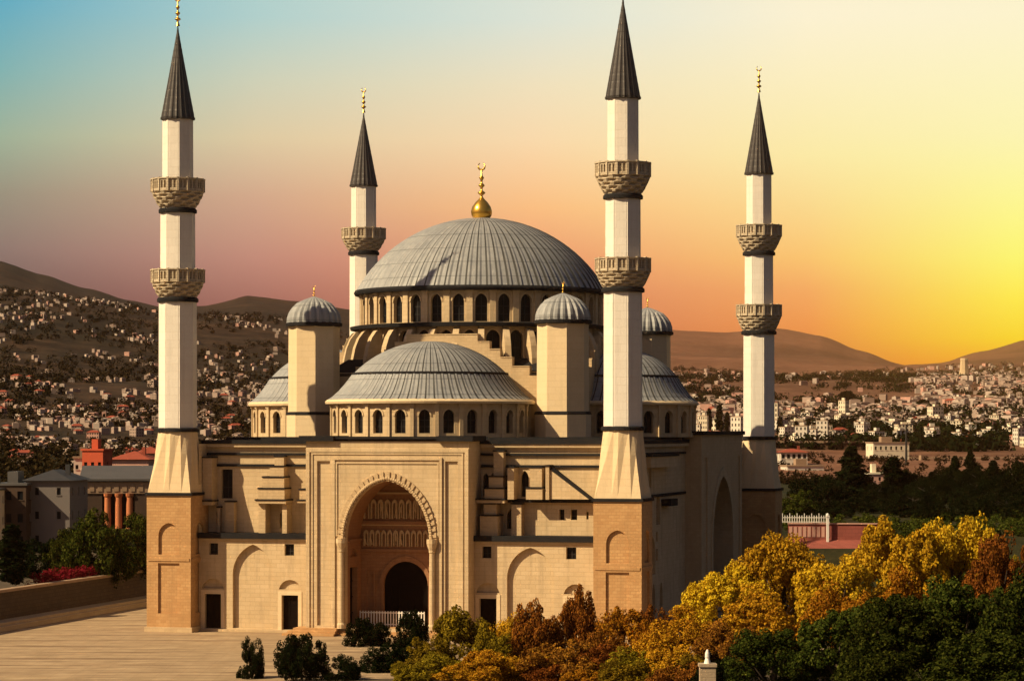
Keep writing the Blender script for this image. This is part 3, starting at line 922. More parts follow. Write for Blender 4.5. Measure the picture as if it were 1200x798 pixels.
def minaret(pos, label, zb, zf, bal, z_sp, z_tip, tall_base=True):
    root = empty('minaret', pos, MROT)
    tag(root, label, 'minaret', 'minarets at the corners of the mosque')
    mb = MB()
    h = 3.3
    for k in range(4):
        a = PI / 2 * k
        nx, ny = math.cos(a), math.sin(a)
        f = Fr((nx * h, ny * h, 0), (-ny, nx, 0), (nx, ny, 0))
        wall(mb, f, rect(-h, h, -0.6, zb), [(arch(0.0, 1.55, zb - 8.2, zb - 5.6, zb - 3.8, 6), 0.34, True), (rect(-1.6, 1.6, 2.6, zb - 9.4), 0.3, True)])
        slab(mb, f, rect(-h + 0.2, h - 0.2, zb - 9.1, zb - 8.7), -0.1, 0.02)
    base = mb.build('base', M['brick'], root)
    mb = MB()
    mb.box(-h - 0.25, h + 0.25, -h - 0.25, h + 0.25, -0.6, 0.7)
    mb.build('base_course', M['carved'], base)
    mb = MB()
    mb.box(-h - 0.22, h + 0.22, -h - 0.22, h + 0.22, zb - 0.002, zb + 0.42)
    mb.build('base_ledge', M['roof'], base)
    n = 24
    r1 = 2.72
    top = [(r1 * math.cos(2 * PI * k / n) * (1.0 if k % 2 == 0 else math.cos(PI / 12)), r1 * math.sin(2 * PI * k / n) * (1.0 if k % 2 == 0 else math.cos(PI / 12)), zf) for k in range(n)]
    bot = sq_ring(h - 0.1, zb + 0.42)
    mid = []
    for k in range(n):
        q = 0.62
        f = 1.0 + (0.028 if k % 2 == 0 else -0.03)
        mid.append(((bot[k][0] * (1 - q) + top[k][0] * q) * f, (bot[k][1] * (1 - q) + top[k][1] * q) * f, zb + 0.42 + (zf - zb - 0.42) * q))
    mb = MB()
    mb.rings([bot, mid, top], 0, False)
    mb.build('flared_base', M['shaft'] if False else M['turret'], root)
    radii = [2.62, 2.40, 2.12]
    if len(bal) == 1: radii = [2.40, 2.12]
    lv = [zf] + [b[0] for b in bal] + [z_sp]
    mb = MB()
    for i in range(len(lv) - 1):
        z0 = lv[i] if i == 0 else bal[i - 1][1] - 1.75
        z1 = lv[i + 1] if i == len(lv) - 2 else lv[i + 1] + 0.3
        r_ = radii[i]
        rr = []
        for q_, zz in ((r_ * 1.03, z0), (r_ * 1.015, z1)):
            ring = []
            for k in range(8):
                c0, c1, c2 = [Vector((q_ * math.cos(R(-62 + 45 * (k + e))), q_ * math.sin(R(-62 + 45 * (k + e))), zz)) for e in (-1, 0, 1)]
                for p_ in (c1.lerp(c0, 0.10), c1.lerp(c0, 0.055) * 0.985, c1 * 1.0, c1.lerp(c2, 0.055) * 0.985, c1.lerp(c2, 0.10)):
                    ring.append((p_.x, p_.y, zz))
            rr.append(ring)
        mb.rings(rr, 0, False, False, True)
    mb.build('shaft', M['shaft'], root)
    mb = MB()
    mb.lathe([(2.6, zf - 0.25), (2.98, zf - 0.2), (2.98, zf + 0.2), (2.6, zf + 0.35)], 24)
    mb.build('shaft_collar', M['roof'], root)
    for i, (b0, b1) in enumerate(bal): balcony(root, b0, b1, radii[i])
    mb = MB()
    ns = 14
    L = z_tip - z_sp
    prof = [(2.0, z_sp - 0.25), (2.32, z_sp - 0.2), (2.34, z_sp + 0.1)]
    for j in range(ns):
        t0, t1 = j / ns, (j + 1) / ns
        ra, rb = 2.25 * (1 - t0) ** 1.04, 2.25 * (1 - t1) ** 1.04
        prof += [(max(.06, ra), z_sp + 0.1 + L * t0), (max(.05, rb + 0.05 * (1 - t1)), z_sp + 0.1 + L * (t1 - 0.012))]
    mb.lathe(prof, 60, m=0, rmod=lambda j, k: (1.045 if k % 3 == 0 else 1.0))
    spire = mb.build('spire', M['spire'], root)
    finial('finial', spire, (0, 0), z_tip + 0.1, 0.72, False)
    return root

minaret(mworld(-32.1, -42.9), 'front left minaret with two balconies beside the paved forecourt', 19.0, 28.1, [(46.4, 50.6), (58.9, 63.3)], 71.9, 85.0)
minaret(mworld(32.1, -42.9), 'tallest minaret with two balconies, its honey stone foot behind the orange bushes', 18.6, 28.3, [(46.9, 51.1), (59.4, 63.9)], 72.7, 86.3)
minaret(mworld(32.1, 42.9) + Vector((3.0, -0.5, 0)), 'rear right minaret with two balconies, half shaded, against the yellow sky', 18.2, 26.8, [(44.2, 48.7), (57.2, 61.8)], 70.4, 83.9)
minaret(mworld(-32.1, 42.9) + Vector((-1.2, 0, 0)), 'rear left minaret with one visible balcony rising behind the main dome', 19.0, 28.1, [(58.4, 62.6)], 70.0, 82.6)
# ------------------------------------------------------------------ terrain: one sheet from the forecourt to the far mountains
TR = [0, 455, 520, 650, 800, 1000, 1300, 1800, 2100, 2800, 3600, 4600, 8000, 8500, 9000]
# height of the land as it is seen: for each bearing (photo column) the row at which the ground lies at each distance
TP = {
    -400: [0, 0, 618, 560, 520, 480, 425, 325, 330, 290, 300, 320, 340, 360, 420],
    0: [0, 0, 620, 562, 526, 488, 436, 347, 350, 309, 320, 335, 350, 370, 430],
    50: [0, 0, 620, 563, 527, 490, 440, 351, 354, 327, 336, 345, 355, 375, 430],
    100: [0, 0, 620, 564, 528, 492, 444, 359, 363, 345, 350, 358, 366, 380, 440],
    150: [0, 0, 620, 565, 529, 494, 447, 368, 370, 358, 362, 366, 372, 385, 440],
    190: [0, 0, 620, 566, 530, 496, 450, 375, 374, 366, 368, 370, 374, 390, 450],
    240: [0, 0, 620, 567, 532, 498, 453, 378, 370, 363, 366, 370, 376, 400, 450],
    290: [0, 0, 620, 567, 533, 500, 456, 380, 364, 350, 356, 366, 376, 400, 450],
    350: [0, 0, 620, 567, 533, 501, 458, 386, 370, 357, 362, 370, 380, 400, 450],
    420: [0, 0, 620, 567, 534, 503, 464, 396, 382, 366, 370, 376, 386, 400, 450],
    600: [0, 0, 620, 568, 538, 512, 485, 455, 430, 412, 400, 395, 392, 410, 450],
    780: [0, 0, 620, 570, 548, 524, 498, 468, 458, 441, 433, 424, 388, 405, 450],
    850: [0, 0, 620, 572, 552, 528, 503, 472, 462, 444, 437, 428, 391, 405, 450],
    905: [0, 0, 620, 573, 555, 531, 506, 475, 465, 447, 440, 431, 385, 402, 450],
    960: [0, 0, 620, 574, 556, 533, 508, 478, 468, 449, 441, 433, 393, 408, 450],
    1010: [0, 0, 620, 574, 557, 534, 509, 479, 469, 450, 442, 434, 412, 418, 450],
    1060: [0, 0, 620, 574, 557, 535, 510, 480, 470, 451, 443, 435, 431, 432, 450],
    1100: [0, 0, 620, 574, 557, 535, 510, 480, 470, 451, 443, 435, 429, 427, 450],
    1150: [0, 0, 620, 574, 557, 535, 510, 480, 470, 451, 443, 435, 421, 414, 450],
    1200: [0, 0, 620, 574, 557, 535, 510, 480, 470, 451, 443, 435, 416, 402, 445],
    1600: [0, 0, 620, 574, 557, 535, 510, 480, 470, 451, 443, 433, 410, 395, 445],
}
TK = sorted(TP)
TZ = np.array([[(-0.15 if i < 2 else EYE + (505 - y) * TR[i] / F_PX) for i, y in enumerate(TP[k])] for k in TK])
TL = np.array(TR, float)
TKA = np.array([math.atan((k - 600) / F_PX) for k in TK])

def vnoise(x, y, seed=0):
    xi = np.floor(x).astype(np.int64); yi = np.floor(y).astype(np.int64)
    fx = x - xi; fy = y - yi
    fx = fx * fx * (3 - 2 * fx); fy = fy * fy * (3 - 2 * fy)
    def h(a, b):
        n = (a * 374761393 + b * 668265263 + seed * 982451653) & 0x7fffffff
        n = ((n ^ (n >> 13)) * 1274126177) & 0x7fffffff
        return ((n ^ (n >> 16)) & 0xffff) / 65535.0
    return (h(xi, yi) * (1 - fx) + h(xi + 1, yi) * fx) * (1 - fy) + (h(xi, yi + 1) * (1 - fx) + h(xi + 1, yi + 1) * fx) * fy

def fbm(x, y, seed=0, o=5):
    s = 0; a = 0.5
    for k in range(o):
        s = s + a * (vnoise(x, y, seed + k) - 0.5); x = x * 2.03; y = y * 2.03; a *= 0.5
    return s

def terrain(x, y):
    x = np.asarray(x, float); y = np.asarray(y, float)
    r = np.hypot(x, y); a = np.arctan2(x, y)
    a = np.clip(a, TKA[0], TKA[-1])
    i = np.clip(np.searchsorted(TKA, a) - 1, 0, len(TKA) - 2)
    t = (a - TKA[i]) / (TKA[i + 1] - TKA[i]); t = t * t * (3 - 2 * t) * 0.5 + t * 0.5
    j = np.clip(np.searchsorted(TL, r) - 1, 0, len(TL) - 2)
    q = np.clip((r - TL[j]) / (TL[j + 1] - TL[j]), 0, 1); q = q * q * (3 - 2 * q) * 0.4 + q * 0.6
    z = (TZ[i, j] * (1 - q) + TZ[i, j + 1] * q) * (1 - t) + (TZ[i + 1, j] * (1 - q) + TZ[i + 1, j + 1] * q) * t
    amp = np.clip((r - 520) / 3000, 0, 1) ** 0.8
    z = z + amp * (28 * fbm(x / 420, y / 420, 3) + 5 * fbm(x / 70, y / 70, 9))
    # the flat ground around the mosque
    return np.where(r < 455, -0.15, z)

def tz(x, y): return float(terrain(np.array([x]), np.array([y]))[0])

def at(px, d):
    """a point on the ground at bearing px (photo column) and distance d along the view"""
    x = (px - 600) / F_PX * d
    return Vector((x, d, tz(x, d)))

az_list = np.concatenate([np.radians(np.linspace(-180, -24, 40)), np.radians(np.linspace(-23.5, -13, 22)), np.radians(np.linspace(-12.8, 12.8, 420)), np.radians(np.linspace(13, 23.5, 22)), np.radians(np.linspace(24, 180, 40))])
r_list = np.concatenate([np.linspace(1, 440, 12), np.linspace(455, 1000, 70), np.geomspace(1015, 9000, 150)])
AA, RR = np.meshgrid(az_list, r_list)
XX = RR * np.sin(AA); YY = RR * np.cos(AA)
ZZ = terrain(XX, YY)
nr, na = XX.shape
verts = np.stack([XX, YY, ZZ], -1).reshape(-1, 3)
idx = np.arange(nr * na).reshape(nr, na)
quads = np.stack([idx[:-1, :-1], idx[:-1, 1:], idx[1:, 1:], idx[1:, :-1]], -1).reshape(-1, 4)
me = bpy.data.meshes.new('ground')
me.from_pydata(verts.tolist(), [], quads.tolist())
me.polygons.foreach_set('use_smooth', [True] * len(quads))

t = NT('hillside_scrub')
co = t.co()
n1 = t.noise(co, 0.006, 6, 0.6); n2 = t.noise(co, 0.05, 6, 0.65); n3 = t.noise(co, 0.0016, 4)
c1 = t.ramp(n2, [(0.3, (0.014, 0.009, 0.005)), (0.5, (0.036, 0.021, 0.012)), (0.72, (0.085, 0.048, 0.028))])
c2 = t.ramp(n2, [(0.3, (0.010, 0.009, 0.006)), (0.7, (0.038, 0.028, 0.017))])
c3 = t.mix(t.ramp(n1, [(0.40, (0, 0, 0)), (0.60, (1, 1, 1))]), c2, c1)
sepn = t.new('ShaderNodeSeparateXYZ'); t.l.new(co, sepn.inputs[0])
# the dry plain to the right is bare reddish soil
plainf = t.math('MULTIPLY', t.ramp(t.math('MULTIPLY_ADD', t.math('DIVIDE', sepn.outputs[0], sepn.outputs[1]), 5.0, 0.5), [(0.62, (0, 0, 0)), (0.8, (1, 1, 1))]), t.ramp(n3, [(0.35, (0.35, 0.35, 0.35)), (0.6, (1, 1, 1))]))
dry = t.ramp(n2, [(0.25, (0.09, 0.040, 0.024)), (0.5, (0.17, 0.080, 0.048)), (0.75, (0.26, 0.135, 0.085))])
col = t.mix(plainf, c3, dry)
dl = t.new('ShaderNodeVectorMath'); dl.operation = 'LENGTH'; t.l.new(co, dl.inputs[0])
turf = t.ramp(n2, [(0.3, (0.010, 0.012, 0.004)), (0.55, (0.028, 0.026, 0.009)), (0.75, (0.055, 0.042, 0.018))])
nearf = t.new('ShaderNodeMapRange'); nearf.inputs[1].default_value = 820; nearf.inputs[2].default_value = 700; t.l.new(dl.outputs['Value'], nearf.inputs[0])
col = t.mix(nearf.outputs[0], col, turf)
gm = t.finish(col, 0.95, 0, n2, 0.6, 3.0, 0.1)
me.materials.append(gm)
g = obj('ground', me); g['kind'] = 'structure'

# ------------------------------------------------------------------ the forecourt
t = NT('forecourt_paving')
co = t.co()
sepn = t.new('ShaderNodeSeparateXYZ'); t.l.new(co, sepn.inputs[0])
w1 = t.noise(t.map(co, (0.05, 0.3, 1)), 1.0, 5)
y2 = t.math('ADD', sepn.outputs[1], t.math('MULTIPLY', w1, 1.5))
fr_ = t.math('FRACT', t.math('MULTIPLY', y2, 1 / 9.5))
line = t.math('LESS_THAN', fr_, 0.13)
fr2 = t.math('FRACT', t.math('MULTIPLY', y2, 1 / 3.1))
line2 = t.math('LESS_THAN', fr2, 0.2)
fx = t.math('LESS_THAN', t.math('FRACT', t.math('MULTIPLY', sepn.outputs[0], 1 / 2.4)), 0.03)
n1 = t.noise(co, 0.3, 6, 0.65); n2 = t.noise(t.map(co, (0.08, 0.7, 1)), 1.0, 5)
col = t.ramp(n1, [(0.3, (0.29, 0.20, 0.115)), (0.7, (0.46, 0.335, 0.205))])
col = t.mix(t.math('MULTIPLY', t.ramp(n2, [(0.42, (0, 0, 0)), (0.62, (1, 1, 1))]), 0.6), col, (0.22, 0.15, 0.09))
col = t.mix(t.math('MULTIPLY', line, t.ramp(t.noise(t.map(co, (0.06, 0.2, 1)), 1.0, 4), [(0.4, (0.05, 0.05, 0.05)), (0.62, (0.9, 0.9, 0.9))])), col, (0.14, 0.08, 0.045))
col = t.mix(t.math('MULTIPLY', line2, t.ramp(t.noise(t.map(co, (0.1, 0.3, 1)), 1.0, 4), [(0.42, (0, 0, 0)), (0.6, (0.7, 0.7, 0.7))])), col, (0.16, 0.10, 0.06))
col = t.mix(t.math('MULTIPLY', fx, 0.3), col, (0.16, 0.10, 0.06))
M['paving'] = t.finish(col, 0.9, 0, t.math('ADD', n1, t.math('MULTIPLY', line, -0.5)), 0.4, 0.05)
M['kerb'] = stone('kerb_stone', (0.46, 0.36, 0.25), (0.40, 0.30, 0.20), (0.25, 0.18, 0.12), 1.8, 0.5, 0.6, 0.35)
M['wallstone'] = stone('rubble_wall_stone', (0.09, 0.06, 0.04), (0.055, 0.036, 0.024), (0.03, 0.02, 0.015), 1.1, 0.55, 0.9, 0.4, 0.05)
M['coping'] = plain('pale_coping', (0.30, 0.20, 0.13), 0.85, 0, 0.3, 0.8)
M['earth'] = plain('garden_earth', (0.07, 0.05, 0.03), 0.95, 0, 0.5, 0.4)

P0, P1 = Vector((-85.6, 330, 0)), Vector((-58.2, 450, 0))        # foot of the long garden wall
wd = (P1 - P0).normalized(); wnr = Vector((wd.y, -wd.x, 0))       # wnr points to the forecourt
def wpt(s, off, z): 
    p = P0 + wd * s + wnr * off
    return (p.x, p.y, z)
WL = (P1 - P0).length
NEAR_Y = 303.2
# forecourt, in the mosque's own directions
pv = MB()
near = [(-95, NEAR_Y - 3), (-20, NEAR_Y - 3), (6, NEAR_Y + 3), (30, 322), (44, 352), (44, 400), (-54, 470), (-54, 452)]
edge = near + [wpt(WL, 1.0, 0)[:2], wpt(-40, 1.0, 0)[:2]]
edge = [(-97, NEAR_Y - 3.0), (-16, NEAR_Y - 3.0), (2, 308), (26, 318), (42, 350), (48, 440), (-52, 452), (wpt(WL, .9, 0)[0], wpt(WL, .9, 0)[1])]
pv.face([(x, y, 0.0) for x, y in edge])
for k in range(len(edge)):
    a, b = edge[k], edge[(k + 1) % len(edge)]
    pv.face([(a[0], a[1], 0.0), (b[0], b[1], 0.0), (b[0], b[1], -0.6), (a[0], a[1], -0.6)])
po = pv.build('forecourt', M['paving'], recalc=False); po['kind'] = 'structure'
# pavement along the wall, with its kerb step
pm = MB()
for off0, off1, z in ((0.4, 3.3, 1.15), ):
    pm.hexa([wpt(-30, off0, -0.5), wpt(-30, off1, -0.5), wpt(WL, off1, -0.5), wpt(WL, off0, -0.5), wpt(-30, off0, z), wpt(-30, off1, z), wpt(WL, off1, z), wpt(WL, off0, z)])
pp = pm.build('pavement', M['kerb']); pp['kind'] = 'structure'
km = MB()
km.hexa([wpt(-30, 3.302, -0.5), wpt(-30, 3.9, -0.5), wpt(WL, 3.9, -0.5), wpt(WL, 3.302, -0.5), wpt(-30, 3.302, 0.75), wpt(-30, 3.9, 0.75), wpt(WL, 3.9, 0.75), wpt(WL, 3.302, 0.75)])
ko = km.build('kerb', M['kerb']); ko['kind'] = 'structure'
# the wall itself
gw = empty('garden_wall', wpt(WL / 2, 0, 0))
tag(gw, 'long dark stone garden wall with a pale coping at the left edge of the forecourt', 'wall')
off = Vector(gw.location)
def loc_hexa(mb, pts): mb.hexa([Vector(p) - off for p in pts])
mb = MB()
loc_hexa(mb, [wpt(-30, -0.5, -0.5), wpt(-30, 0.4, -0.5), wpt(WL, 0.4, -0.5), wpt(WL, -0.5, -0.5), wpt(-30, -0.5, 5.0), wpt(-30, 0.4, 5.0), wpt(WL, 0.4, 5.0), wpt(WL, -0.5, 5.0)])
mb.build('wall_body', M['wallstone'], gw)
mb = MB()
loc_hexa(mb, [wpt(-30, -0.75, 5.002), wpt(-30, 0.7, 5.002), wpt(WL, 0.7, 5.002), wpt(WL, -0.75, 5.002), wpt(-30, -0.75, 5.4), wpt(-30, 0.6, 5.4), wpt(WL, 0.6, 5.4), wpt(WL, -0.75, 5.4)])
mb.build('coping', M['coping'], gw)
# raised garden behind the wall
gm_ = MB()
gp = [wpt(-30, -0.5, 4.6), wpt(WL, -0.5, 4.6), (-62, 478, 7.0), (-150, 480, 7.0), (-190, 300, 4.6)]
gm_.face(gp)
for k in range(5):
    a, b = gp[k], gp[(k + 1) % 5]
    gm_.face([a, b, (b[0], b[1], -0.5), (a[0], a[1], -0.5)])
go = gm_.build('garden_terrace', M['earth'], recalc=False); go['kind'] = 'structure'
# soil under the shrubs in front of the mosque
sm = MB()
ring_a = []
for k in range(28):
    a = 2 * PI * k / 28
    ring_a.append((20 + 62 * math.cos(a) * (1 + 0.06 * math.sin(5 * a)), 286 + 24 * math.sin(a), 0.02))
sm.face(ring_a)
so_ = sm.build('planted_bank', M['earth'], recalc=False); so_['kind'] = 'structure'
# ------------------------------------------------------------------ trees and shrubs
def leaf_cloud(rng, centres, radii, n_each, leaf, squash=1.0, up=0.25, shell=0.75):
    """many small leaf-sized faces over a set of foliage clumps (arrays of vertices and faces)"""
    C_ = np.repeat(np.asarray(centres, float), n_each, 0); Rr = np.repeat(np.asarray(radii, float), n_each)
    n = len(C_)
    d = rng.normal(size=(n, 3)); d /= np.linalg.norm(d, axis=1)[:, None]
    rad = Rr * (shell + (1 - shell) * rng.random(n)) * np.where(rng.random(n) < 0.12, 1.18, 1.0)
    off = d * rad[:, None]; off[:, 2] *= squash
    p = C_ + off
    nrm = d + rng.normal(size=(n, 3)) * 0.55 + np.array([0, 0, up])
    nrm /= np.linalg.norm(nrm, axis=1)[:, None]
    a = np.cross(nrm, rng.normal(size=(n, 3))); a /= np.linalg.norm(a, axis=1)[:, None]
    b = np.cross(nrm, a)
    s = leaf * (0.55 + 0.9 * rng.random(n))
    a *= s[:, None] * 0.5; b *= (s * (0.5 + 0.5 * rng.random(n)))[:, None] * 0.5
    fold = nrm * (s * 0.18)[:, None]
    v = np.stack([p - a - fold, p + b, p + a - fold, p - b], 1).reshape(-1, 3)
    return v

def leaf_mesh(name, v, mats):
    n = len(v) // 4
    me = bpy.data.meshes.new(name)
    me.vertices.add(len(v)); me.vertices.foreach_set('co', v.astype(np.float32).ravel())
    me.loops.add(n * 4); me.loops.foreach_set('vertex_index', np.arange(n * 4, dtype=np.int32))
    me.polygons.add(n); me.polygons.foreach_set('loop_start', np.arange(0, n * 4, 4, dtype=np.int32)); me.polygons.foreach_set('loop_total', np.full(n, 4, np.int32))
    me.materials.append(mats)
    me.update(); me.validate()
    return me

def broad_crown(seed, h, rx, clumps, n_each, leaf, mat, base=0.25, name='crown'):
    """cauliflower crown of height h, made of lobes that each carry smaller clumps"""
    rng = np.random.default_rng(seed)
    zc = h * (base + 1) / 2; rz = h * (1 - base) / 2
    lobes = []
    while len(lobes) < 15:
        d = rng.normal(size=3); d /= np.linalg.norm(d)
        if d[2] < -0.55: continue
        q = 0.62 + 0.2 * rng.random()
        lobes.append((np.array([d[0] * rx * q, d[1] * rx * q, zc + d[2] * rz * q * (1.0 if d[2] > 0 else 0.8)]), rx * (0.26 + 0.16 * rng.random())))
    cs, rs = [], []
    for k in range(clumps):
        c_, r_ = lobes[rng.integers(len(lobes))]
        d = rng.normal(size=3); d /= np.linalg.norm(d)
        if d[2] < -0.3: d[2] *= 0.4
        cs.append(c_ + d * r_ * (0.75 + 0.35 * rng.random())); rs.append(r_ * (0.26 + 0.22 * rng.random()))
    for c_, r_ in lobes:
        cs.append(c_); rs.append(r_ * 0.85)
    v = leaf_cloud(rng, cs, rs, n_each, leaf)
    if base < 0.05: v[:, 2] -= np.percentile(v[:, 2], 4)
    v[:, 2] *= h / np.percentile(v[:, 2], 99.7)
    w_ = np.percentile(np.hypot(v[:, 0], v[:, 1]), 97)
    v[:, :2] *= rx / w_
    return leaf_mesh(name, v, mat)

def trunk_mesh(seed, h, r, spread, name='trunk', base=0.3):
    rng = random.Random(seed)
    mb = MB()
    top = (rng.uniform(-.4, .4), rng.uniform(-.4, .4), h * 0.72)
    mb.tube([(0, 0, -0.6), (0, 0, 0.4), (top[0] * 0.4, top[1] * 0.4, h * 0.35), top], [r * 1.35, r, r * 0.75, r * 0.2], 8)
    for k in range(6):
        a = 2 * PI * k / 6 + rng.uniform(-.4, .4)
        z0 = h * (base + 0.06 * k * 0.8)
        p0 = (top[0] * 0.4, top[1] * 0.4, z0)
        q = spread * rng.uniform(0.55, 0.85)
        mb.tube([p0, (math.cos(a) * q * 0.5, math.sin(a) * q * 0.5, z0 + h * 0.12), (math.cos(a) * q, math.sin(a) * q, z0 + h * 0.28)], [r * 0.5, r * 0.3, r * 0.08], 6)
    return mb.mesh(name, M['bark'])

def conifer_crown(seed, h, rx, n_each, leaf, mat, columnar=False, name='crown'):
    rng = np.random.default_rng(seed)
    cs, rs = [], []
    n = 110 if not columnar else 60
    for k in range(n):
        t = (k + rng.random()) / n
        z = h * (0.08 + 0.92 * t)
        if columnar:
            rr = rx * min(1, 2.6 * (1 - t)) ** 0.6 * (0.75 + 0.25 * min(1, t * 5)) * 0.7
        else:
            rr = rx * (1 - t) ** 0.85 * (0.75 + 0.35 * rng.random())
        a = rng.random() * 2 * PI
        q = rr * (0.35 + 0.65 * rng.random())
        cs.append((math.cos(a) * q, math.sin(a) * q, z - (0.06 * q if not columnar else 0)))
        rs.append((0.16 * rx + 0.22 * rr) * (0.8 + 0.5 * rng.random()) if not columnar else rx * 0.42)
    cs.append((0, 0, h * 0.985)); rs.append(rx * 0.06)
    v = leaf_cloud(rng, cs, rs, n_each, leaf, 0.7 if not columnar else 1.4, 0.1, 0.5)
    return leaf_mesh(name, v, mat)

L_GOLD = leafmat('golden_leaves', (0.42, 0.23, 0.012), (0.62, 0.40, 0.020), (0.72, 0.52, 0.035), 0.25, 0.25)
L_AMBER = leafmat('amber_leaves', (0.28, 0.115, 0.010), (0.46, 0.22, 0.014), (0.56, 0.34, 0.020), 0.2, 0.25)
L_RUST = leafmat('rust_leaves', (0.12, 0.042, 0.010), (0.25, 0.092, 0.014), (0.36, 0.16, 0.018), 0.2, 0.25)
L_DEEP = leafmat('deep_green_leaves', (0.010, 0.015, 0.003), (0.028, 0.036, 0.006), (0.075, 0.080, 0.012), 0.15, 0.3)
L_MID = leafmat('mid_green_leaves', (0.018, 0.025, 0.004), (0.045, 0.056, 0.009), (0.10, 0.10, 0.016), 0.2, 0.3)
L_OLIVE = leafmat('olive_gold_leaves', (0.09, 0.06, 0.006), (0.19, 0.13, 0.010), (0.30, 0.20, 0.016), 0.2, 0.3)
L_DARK = leafmat('blackish_conifer_needles', (0.004, 0.006, 0.002), (0.008, 0.012, 0.004), (0.017, 0.021, 0.006), 0.1, 0.3)
L_SCRUB = leafmat('brown_scrub', (0.010, 0.008, 0.003), (0.024, 0.016, 0.007), (0.05, 0.03, 0.013), 0.1, 0.02)
L_RED = leafmat('red_flowers', (0.16, 0.010, 0.012), (0.30, 0.016, 0.016), (0.10, 0.05, 0.02), 0.2, 0.6)

TRUNK = {k: trunk_mesh(k, 10, 0.32, 4.0) for k in range(3)}
def variants(mat, seed, n=2, h=10.0, rx=5.0, clumps=210, n_each=130, leaf=0.25, base=0.1):
    return [broad_crown(seed + i, h, rx, clumps, n_each, leaf, mat, base) for i in range(n)]
V = {
    'gold': variants(L_GOLD, 10, 3), 'amber': variants(L_AMBER, 20, 2), 'rust': variants(L_RUST, 30, 2),
    'deep': variants(L_DEEP, 40, 3), 'mid': variants(L_MID, 50, 2), 'olive': variants(L_OLIVE, 60, 2), 'dark': variants(L_DARK, 70, 2, n_each=60, leaf=0.55),
}
SH = {k: variants(m, s, 2, 6.0, 3.6, 160, 120, 0.19, -0.1) for k, m, s in (('gold', L_GOLD, 110), ('amber', L_AMBER, 115), ('rust', L_RUST, 120), ('deep', L_DARK, 130), ('olive', L_OLIVE, 140), ('mid', L_MID, 150), ('dark', L_DARK, 160))}
CONE = [conifer_crown(80 + i, 18, 4.2, 75, 0.7, L_DARK) for i in range(2)]
COLM = [conifer_crown(90 + i, 12, 1.7, 90, 0.5, L_DARK, True) for i in range(2)]
_cnt = [0]
def tree(name, label, kind, px, y_top, d, w_px, group, trunk=True, zb=None, table=V, h0=10.0, r0=5.0, cat='tree', flat=None):
    """a tree standing at distance d; its height comes from the eye line, its width from w_px photo pixels"""
    _cnt[0] += 1
    rng = random.Random(_cnt[0] * 7 + 1)
    p = at(px, d)
    if zb is not None: p.z = zb
    ztop = EYE + (505 - y_top) * d / F_PX
    sz = max(0.15, (ztop - p.z) / h0)
    sxy = (w_px * d / F_PX / 2) / (r0 * 1.02)
    t = empty(name, p, rng.uniform(0, 6.28))
    tag(t, label, cat, group)
    me = table[kind][_cnt[0] % len(table[kind])] if isinstance(table, dict) else table[_cnt[0] % len(table)]
    obj('crown', me, t, (0, 0, 0), 0, (sxy, sxy, sz))
    if trunk: obj('trunk', TRUNK[_cnt[0] % 3], t, (0, 0, 0), 0, ((sxy + sz) / 2, (sxy + sz) / 2, sz * h0 / 10))
    return t

GR = 'trees in front of the mosque on the right'
tree('golden_tree', 'golden tree nearest the mosque, its crown against the shaded side wall', 'gold', 852, 664, 322, 118, GR)
tree('golden_tree', 'tall golden tree with a pointed crown just right of the shaded side wall', 'gold', 915, 628, 325, 120, GR)
tree('golden_tree', 'golden tree in front of the red terrace wall, lower than its neighbours', 'gold', 985, 655, 318, 110, GR)
tree('golden_tree', 'golden tree with a broad top just right of the red terrace wall', 'gold', 1050, 612, 328, 118, GR)
tree('golden_tree', 'highest golden tree on the far right, before the black wood', 'gold', 1122, 609, 332, 105, GR)
tree('orange_tree', 'rust orange tree at the right edge between gold and green crowns', 'rust', 1172, 630, 312, 92, GR)
tree('dark_tree', 'dark olive tree at the right edge behind the rust orange one', 'olive', 1225, 622, 318, 80, GR)
tree('amber_tree', 'amber tree below the pointed golden crown', 'amber', 905, 690, 296, 125, GR)
tree('amber_tree', 'amber brown tree low beside the foot of the minaret', 'amber', 800, 712, 300, 105, GR)
tree('amber_tree', 'amber tree in the middle of the golden crowns, in front of the lower golden one', 'amber', 985, 685, 292, 110, GR)
tree('amber_tree', 'amber tree under the broad golden top, above the green crowns', 'amber', 1065, 668, 296, 115, GR)
tree('orange_tree', 'small rust brown tree between amber crowns and green foreground', 'rust', 860, 730, 282, 90, GR)
GG = 'deep green trees in the right foreground'
tree('green_tree', 'deep green tree at the lower right, leftmost of the green crowns', 'deep', 905, 738, 266, 120, GG)
tree('green_tree', 'deep green tree second from the left among the green crowns', 'mid', 985, 712, 264, 135, GG)
tree('green_tree', 'large deep green tree in the middle of the green crowns', 'deep', 1062, 700, 258, 150, GG)
tree('green_tree', 'large deep green tree lit on its upper left, right of the middle', 'mid', 1130, 680, 262, 140, GG)
tree('green_tree', 'deep green tree cut by the right edge of the picture', 'deep', 1205, 668, 258, 140, GG)
tree('green_tree', 'blackish green tree filling the lower right corner', 'deep', 1165, 742, 236, 170, GG)
tree('green_tree', 'low blackish green tree at the bottom, left of the corner', 'deep', 1035, 765, 236, 150, GG)
GS = 'autumn bushes along the forecourt edge'
def bush(label, kind, px, y, d, w, group=GS, name='autumn_bush'):
    return tree(name, label, kind, px, y, d, w, group, False, None, SH, 6.0, 3.6, 'bush')
bush('olive gold bush on the left end of the autumn row, below the portal pier', 'olive', 545, 712, 318, 90)
bush('low olive gold bush in front of the portal steps', 'olive', 500, 748, 308, 80)
bush('brown bush between the olive gold and the tall rust bush', 'amber', 592, 722, 316, 74)
